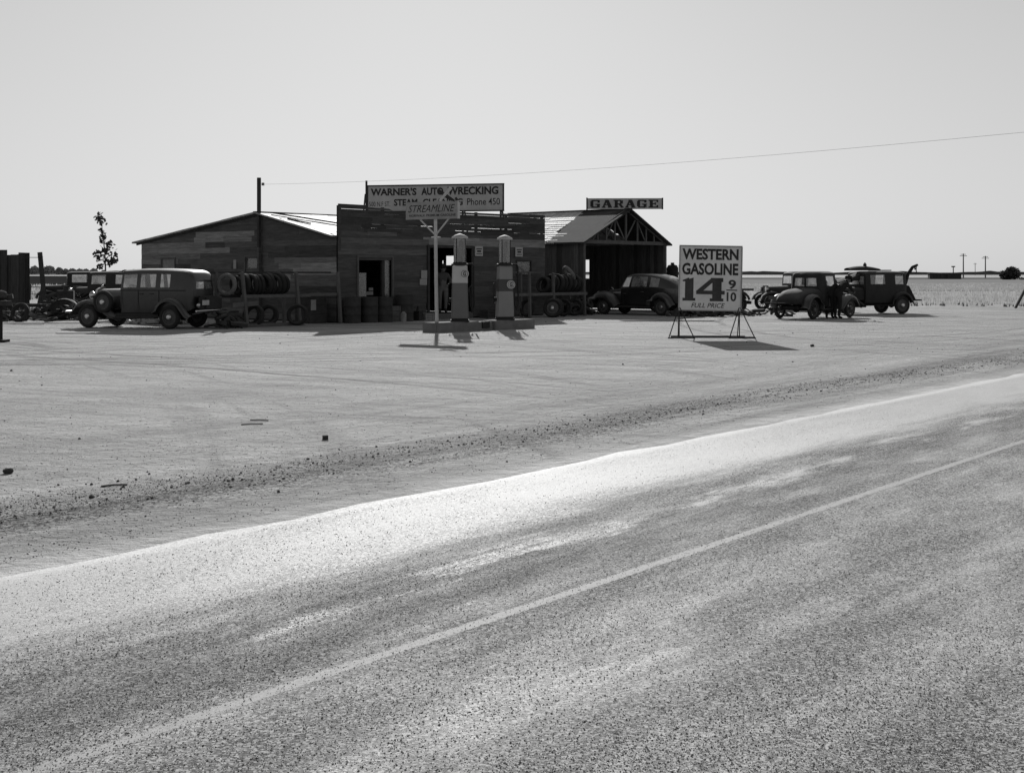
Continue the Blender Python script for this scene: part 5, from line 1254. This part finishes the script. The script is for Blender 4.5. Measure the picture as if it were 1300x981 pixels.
# chips stick out of the sand in proportion
base = lerp(nt, stone, .11, .54)
base = mul(nt, base, maprange(nt, patch2, .3, .7, .8, 1.2))
dk = band(nt, bw_, 4.55, .75); base = mul(nt, base, lerp(nt, dk, 1.0, .72)); L(nt, maprange(nt, sand, 0, .6, .05, .3), bs.inputs['Specular IOR Level'])
sandv = add(nt, .52, mul(nt, math_(nt, 'SUBTRACT', chip2, .5), .5))
cov = maprange(nt, add(nt, sand, mul(nt, math_(nt, 'SUBTRACT', add(nt, mul(nt, chip, .55), mul(nt, chip2, .5)), .5), -1.15)), .22, .70, 0, 1, True)
x = lerp(nt, cov, base, sandv)
# painted centre line, worn
wear = add(nt, mul(nt, chip2, .8), mul(nt, patch2, .4))
x = lerp(nt, mul(nt, band(nt, add(nt, b, mul(nt, math_(nt, 'SUBTRACT', chip2, .5), .10)), 99, .1), 0), x, .5)
ed = maprange(nt, add(nt, b, mul(nt, wobn, .25)), 6.48, 6.66, 0, 1, True); x = lerp(nt, mul(nt, ed, .9), x, .74)
L(nt, grey(nt, x), bs.inputs['Base Color']); 
L(nt, maprange(nt, cov, 0, 1, .85, .70), bs.inputs['Roughness'])
bump_(nt, add(nt, mul(nt, mul(nt, stone, lerp(nt, cov, 1, .35)), 1.0), mul(nt, patch, .6)), .8, .012, bs)
mb = MB()
n = 240; rowsA, rowsB = [], []
rnd = random.Random(3)
aa = [-80 + 140 * i / 200 for i in range(201)] + [80, 120, 200, 400, 900, 3000]
mb.grid([[RD(t, 1.0, .006) for t in aa], [RD(t, 6.70 + .015 * math.sin(t * 1.3) + .03 * math.sin(t * 3.7 + 1) + rnd.uniform(-.035, .035), .006) for t in aa]])
tag(mb.build('road', m), kind='structure')
# centre line: a worn strip of paint
m, nt, bs = newmat('worn_line_paint')
p, a, b, q = ab(nt); out = nt.nodes['Material Output']
nz = noise(nt, p, 60, 4, .8); np_ = noise(nt, q, 1.5, 4, .6)
L(nt, grey(nt, maprange(nt, nz, .3, .7, .26, .52)), bs.inputs['Base Color']); bs.inputs['Roughness'].default_value = .8
edgef = mul(nt, maprange(nt, math_(nt, 'ABSOLUTE', math_(nt, 'SUBTRACT', b, 4.0)), .02, .055, 1, .0), maprange(nt, np_, .3, .55, .8, 1.15))
tr_ = _n(nt, 'ShaderNodeBsdfTransparent'); ms = _n(nt, 'ShaderNodeMixShader')
L(nt, maprange(nt, add(nt, edgef, mul(nt, math_(nt, 'SUBTRACT', nz, .5), 3.2)), .42, .60, 0, .9), ms.inputs[0]); L(nt, tr_.outputs[0], ms.inputs[1]); L(nt, bs.outputs[0], ms.inputs[2]); L(nt, ms.outputs[0], out.inputs[0])
mb = MB(); mb.grid([[RD(t, 3.9, .0068) for t in aa], [RD(t, 4.1, .0068) for t in aa]]); tag(mb.build('centre_line', m), kind='structure')

# gravel: windrow between road and lot, loose stones on the lot
rnd = random.Random(11); mb = MB()
def stone(p, s, tone):
    a0 = rnd.uniform(0, 6.28); vs = []
    for k in range(5):
        an = a0 + k * 1.2566; rr_ = s * rnd.uniform(.7, 1.2); vs.append(mb.bm.verts.new((p.x + rr_ * math.cos(an), p.y + rr_ * math.sin(an), p.z - .002)))
    tp = []
    for k in range(5):
        an = a0 + k * 1.2566 + .2; rr_ = s * rnd.uniform(.4, .75); tp.append(mb.bm.verts.new((p.x + rr_ * math.cos(an), p.y + rr_ * math.sin(an), p.z + s * rnd.uniform(.5, 1.1))))
    mb.rings([vs, tp], True, tone); f = mb.bm.faces.new(tp); f[mb.tl] = tone
def windc(a): return 8.15 + .28 * math.sin(a * .13 + .6) + .12 * math.sin(a * .4)
for k in range(5200):
    a_ = rnd.uniform(-3, 34); stone(RD(a_, windc(a_) + rnd.gauss(0, .32)), min(.016, .003 + rnd.expovariate(330)), rnd.uniform(.4, 1.5))
for k in range(1500):
    a_ = rnd.uniform(-12, 45); stone(RD(a_, rnd.uniform(7.2, 26)), min(.022, .004 + rnd.expovariate(300)), rnd.uniform(.4, 1.6))
for k in range(120):
    a_ = rnd.uniform(-20, 60); stone(RD(a_, rnd.uniform(20, 50)), min(.05, .01 + rnd.expovariate(110)), rnd.uniform(.3, 1.2))
tag(mb.build('gravel', M['stone']), kind='stuff')
import numpy as np
def grit(name, n, sample, rmin, rmax, tones, m, seed, bury=.3):
    """many tiny angular chips as one mesh"""
    g = np.random.default_rng(seed); P, keep = sample(g, n); P = P[keep]; n = len(P)
    r = g.uniform(rmin, rmax, n) * g.uniform(.6, 1.25, n); a0 = g.uniform(0, 6.283, n); k = np.arange(5) * 1.2566
    an = a0[:, None] + k[None] + g.uniform(-.35, .35, (n, 5)); rr = r[:, None] * g.uniform(.7, 1.2, (n, 5))
    V = np.zeros((n, 7, 3)); V[:, :5, 0] = P[:, None, 0] + rr * np.cos(an); V[:, :5, 1] = P[:, None, 1] + rr * np.sin(an); V[:, :5, 2] = P[:, None, 2] - .002
    for j in (5, 6):
        V[:, j, 0] = P[:, 0] + g.uniform(-.35, .35, n) * r; V[:, j, 1] = P[:, 1] + g.uniform(-.35, .35, n) * r; V[:, j, 2] = P[:, 2] + r * g.uniform(.25, .75, n)
    T = np.array([[0, 1, 5], [1, 2, 5], [2, 6, 5], [2, 3, 6], [3, 4, 6], [4, 0, 6], [0, 5, 6]])
    I = (T[None] + (np.arange(n) * 7)[:, None, None]).reshape(-1)
    me = bpy.data.meshes.new(name); me.vertices.add(n * 7); me.vertices.foreach_set('co', V.reshape(-1).astype(np.float32))
    me.loops.add(len(I)); me.loops.foreach_set('vertex_index', I.astype(np.int32)); nf = len(I) // 3; me.polygons.add(nf); me.polygons.foreach_set('loop_start', (np.arange(nf) * 3).astype(np.int32))
    at = me.attributes.new('tone', 'FLOAT', 'FACE'); at.data.foreach_set('value', np.repeat(g.uniform(*tones, n) ** 1.5, 7).astype(np.float32))
    me.update(); me.validate(); me.materials.append(m); return tag(link(name, me), kind='stuff')
def road_chips(g, n):
    d = 1 / g.uniform(1 / 17., 1 / 3.6, n); x = g.uniform(-.55, .55, n) * d; b = x * WM.x + d * WM.y; a = x * W.x + d * W.y
    pr = np.where(b > 5.3, .5, 1.0) - .45 * np.exp(-((b - 3.15) / .35) ** 2 - ((a - 5) / 2.2) ** 2); wav = .75 + .25 * np.sin(a * .9 + 3 * np.sin(b * 2.3)) 
    return np.stack([x, d, np.full(n, .006)], 1), (b > 1.0) & (b < 6.6) & (g.uniform(0, 1, n) < pr * wav)
grit('road_chippings', 230000, road_chips, .003, .0072, (.5, 1.75), M['chip'], 5)
def lot_grit(g, n):
    d = 1 / g.uniform(1 / 36., 1 / 7., n); x = g.uniform(-.55, .55, n) * d; b = x * WM.x + d * WM.y; a = x * W.x + d * W.y
    wc = 8.2 + .28 * np.sin(a * .13 + .6) + .12 * np.sin(a * .4); cl = .55 + .45 * np.sin(a * 1.1 + 2 * np.sin(a * .37)); pr = .16 + .84 * np.exp(-((b - wc) / .42) ** 2) * cl
    return np.stack([x, d, np.zeros(n)], 1), (b > 7.0) & (g.uniform(0, 1, n) < pr)
grit('lot_grit', 170000, lot_grit, .004, .010, (.4, 1.5), M['stone'], 6)
def rock(label, px, py, s, name='rock'):
    mb_ = MB(); mb_.ball((0, 0, s * .45), (s, s * .8, s * .6))
    for v in mb_.bm.verts: v.co *= 1 + random.uniform(-.12, .12)
    tag(mb_.build(name, M['rust'], None, G(px, py)), label, 'rock')
rock('dark rock at the left edge of the dirt lot', 10, 601, .045); rock('single dark stone on the dark gravel strip at left', 116, 632, .022); rock('small dark stone lying on the lot far right', 1031, 440, .05)
mb = MB(); mb.box((0, 0, .022), (.05, .045, .045), .4); tag(mb.build('wood_block', M['rust'], None, G(413, 558)), 'small dark cube of wood on the open dirt', 'block')
for lab, px, py, l, rz_ in (('short pale stick, front one of the pair on the dirt', 320, 539, .24, .3), ('short pale stick, rear one of the pair on the dirt', 329, 534, .22, -.2), ('dark splinter of wood on the gravel at left', 145, 617, .2, .4)):
    mb = MB(); mb.tube([(-l / 2, 0, .006), (0, .01, .01), (l / 2, 0, .007)], .007, 6); tag(mb.build('stick', M['palewood' if 'pale' in lab else 'rust'], None, G(px, py), rz_), lab, 'stick')
# fields
def sheet(name, pts, m, z): mb = MB(); mb.face([(x, y, z) for x, y in pts]); return tag(mb.build(name, m), kind='structure')
fm = mat('dark_crop_field', .035, 1, .35, .05, spec=0); ff = mat('far_plain', .15, 1, .3, .006, spec=0)
sheet('crop_field', [(-420, 165), (-47, 165), (-130, 640), (-1200, 640)], fm, .05)
sheet('far_field', [(-3000, 900), (3500, 900), (3500, 1800), (-3000, 1800)], ff, .08)
sheet('stubble_field', [(30, 320), (700, 320), (900, 420), (40, 420)], mat('dark_stubble', .17, 1, .4, .03, spec=0), .06)
sheet('pale_field', [(20, 120), (330, 120), (650, 318), (40, 318)], mat('pale_stubble', .30, 1, .3, .05, spec=0), .05)
# long low tree lines on the horizon
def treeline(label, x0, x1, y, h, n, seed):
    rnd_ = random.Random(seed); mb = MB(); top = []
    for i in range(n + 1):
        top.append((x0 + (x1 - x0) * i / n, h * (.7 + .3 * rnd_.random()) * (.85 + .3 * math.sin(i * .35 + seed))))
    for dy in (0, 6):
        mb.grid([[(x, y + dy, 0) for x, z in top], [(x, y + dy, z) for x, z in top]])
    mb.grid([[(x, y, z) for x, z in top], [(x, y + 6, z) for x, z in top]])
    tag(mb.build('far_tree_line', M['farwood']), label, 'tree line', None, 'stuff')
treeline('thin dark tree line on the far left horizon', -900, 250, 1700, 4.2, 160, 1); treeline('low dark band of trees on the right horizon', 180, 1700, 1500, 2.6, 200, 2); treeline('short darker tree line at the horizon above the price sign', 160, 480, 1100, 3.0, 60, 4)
# dry grass
def grass(name, label, n, rect, hr, m, seed, fan=4, wid=.03, near=None, tone=(.7, 1.2)):
    rnd_ = random.Random(seed); mb = MB(); (x0, x1, y0, y1) = rect
    for k in range(n):
        f = rnd_.random() ** 1.7; y = y0 + (y1 - y0) * f; x = x0 + (x1 - x0) * rnd_.random()
        if near and not near(x, y): continue
        c = rnd_.uniform(*tone); 
        for j in range(fan):
            an = rnd_.uniform(0, 6.28); h = rnd_.uniform(*hr) * (.75 + .25 * math.sin(x * .35 + y * .22)); dx, dy = math.cos(an), math.sin(an); w_ = wid * (1 + y / 120); b_ = Vector((x + rnd_.gauss(0, .1), y + rnd_.gauss(0, .1), 0)); sp_ = rnd_.uniform(.05, .3) * h
            mb.face([b_ + Vector((-dy * w_, dx * w_, 0)), b_ + Vector((dy * w_, -dx * w_, 0)), b_ + Vector((dx * sp_, dy * sp_, h))], c)
    tag(mb.build(name, m), label, 'grass', None, 'stuff')
def fieldedge(x): return 66 + 1.2 * math.sin(x * .4) + .15 * (30 - x)
grass('dry_grass', 'pale dry grass standing in the field on the right', 34000, (4, 95, 62, 190), (.14, .32), M['grass'], 21, 4, .012, lambda x, y: y > fieldedge(x) + 1.5 * math.sin(x * 2.1) + .8 * math.sin(x * 5.3), (.88, 1.12))
grass('field_weeds', 'darker weeds along the near edge of the dry field', 900, (14, 48, 60, 76), (.15, .4), M['weed'], 22, 4, .03, lambda x, y: abs(y - fieldedge(x) + .5) < 2.2)
grass('left_grass', 'strip of pale dry grass behind the scrap at left', 3500, (-62, -20, 82, 150), (.3, .55), M['grass'], 23, 4, .035)
grass('scrub_weeds', 'dark weeds among the scrap at left', 420, (-24, -14, 47, 60), (.15, .5), M['weed'], 24, 5, .03)
# wire fence across the left field edge
fe = thing('wire_fence', 'low wire fence with dark stakes along the left field edge', 'fence', (-62, 80, 0))
for k in range(23):
    mb = MB(); x = k * 1.7; h = random.uniform(.8, 1.1); mb.bar((x, 0, 0), (x + random.uniform(-.1, .1), 0, h), .12, .1); mb.build('stake', M['darkwood'], fe)
for z in (.35, .8):
    mb = MB(); mb.tube([(k * 1.7, 0, z + .03 * math.sin(k * 2.1)) for k in range(23)], .02, 5); mb.build('fence_wire', M['iron'], fe)
lp = AT(1297, 375, 62.0); mb = MB(); mb.bar((0, 0, 0), (.55, 0, 1.05), .1, .1); tag(mb.build('leaning_stake', M['darkwood'], None, (lp.x - .3, lp.y, 0)), 'short dark stake leaning in the grass at the right edge', 'stake')

# ------------------------------------------------------------------ sun, sky, camera
SKY = .37
SUN_EL, SUN_AZ = R(24), R(-3.5)
sun = bpy.data.lights.new('sun', 'SUN'); sun.energy = 4.6; sun.angle = R(.53); sun.color = (1, .995, .985)
so = bpy.data.objects.new('sun', sun); col.objects.link(so)
sd = Vector((math.sin(SUN_AZ) * math.cos(SUN_EL), math.cos(SUN_AZ) * math.cos(SUN_EL), math.sin(SUN_EL)))
so.rotation_euler = sd.to_track_quat('Z', 'Y').to_euler()
w = bpy.data.worlds.new('World'); sc.world = w; w.use_nodes = True; nt = w.node_tree
bg = nt.nodes['Background']; sky = _n(nt, 'ShaderNodeTexSky'); sky.sky_type = 'NISHITA'; sky.sun_disc = False; sky.sun_elevation = SUN_EL; sky.sun_rotation = SUN_AZ; sky.air_density = 1.0; sky.dust_density = 1.5; sky.ozone_density = 1.0
bwn = _n(nt, 'ShaderNodeRGBToBW'); L(nt, sky.outputs[0], bwn.inputs[0])      # black-and-white film
# the film flattens the bright haze near the sun; the zenith stays darker
hz_ = math_(nt, 'POWER', bwn.outputs[0], .22)
sx_ = _n(nt, 'ShaderNodeSeparateXYZ'); L(nt, _n(nt, 'ShaderNodeTexCoord').outputs['Generated'], sx_.inputs[0])
hz_ = math_(nt, 'MULTIPLY', hz_, maprange(nt, sx_.outputs[2], .02, .8, 1.0, .42, True))
L(nt, grey(nt, hz_), bg.inputs[0]); bg.inputs[1].default_value = SKY
cam = bpy.data.cameras.new('camera'); co = bpy.data.objects.new('camera', cam); col.objects.link(co)
co.location = (0, 0, H); co.rotation_euler = (R(90), 0, 0)
cam.sensor_width = 36; cam.lens = 36 * F / 1300; cam.shift_y = -(490.5 - HY) / 1300; cam.clip_end = 12000; cam.clip_start = .1
sc.camera = co
sc.view_settings.view_transform = 'Standard'; sc.view_settings.look = 'None'; sc.view_settings.exposure = 0; sc.view_settings.gamma = 1
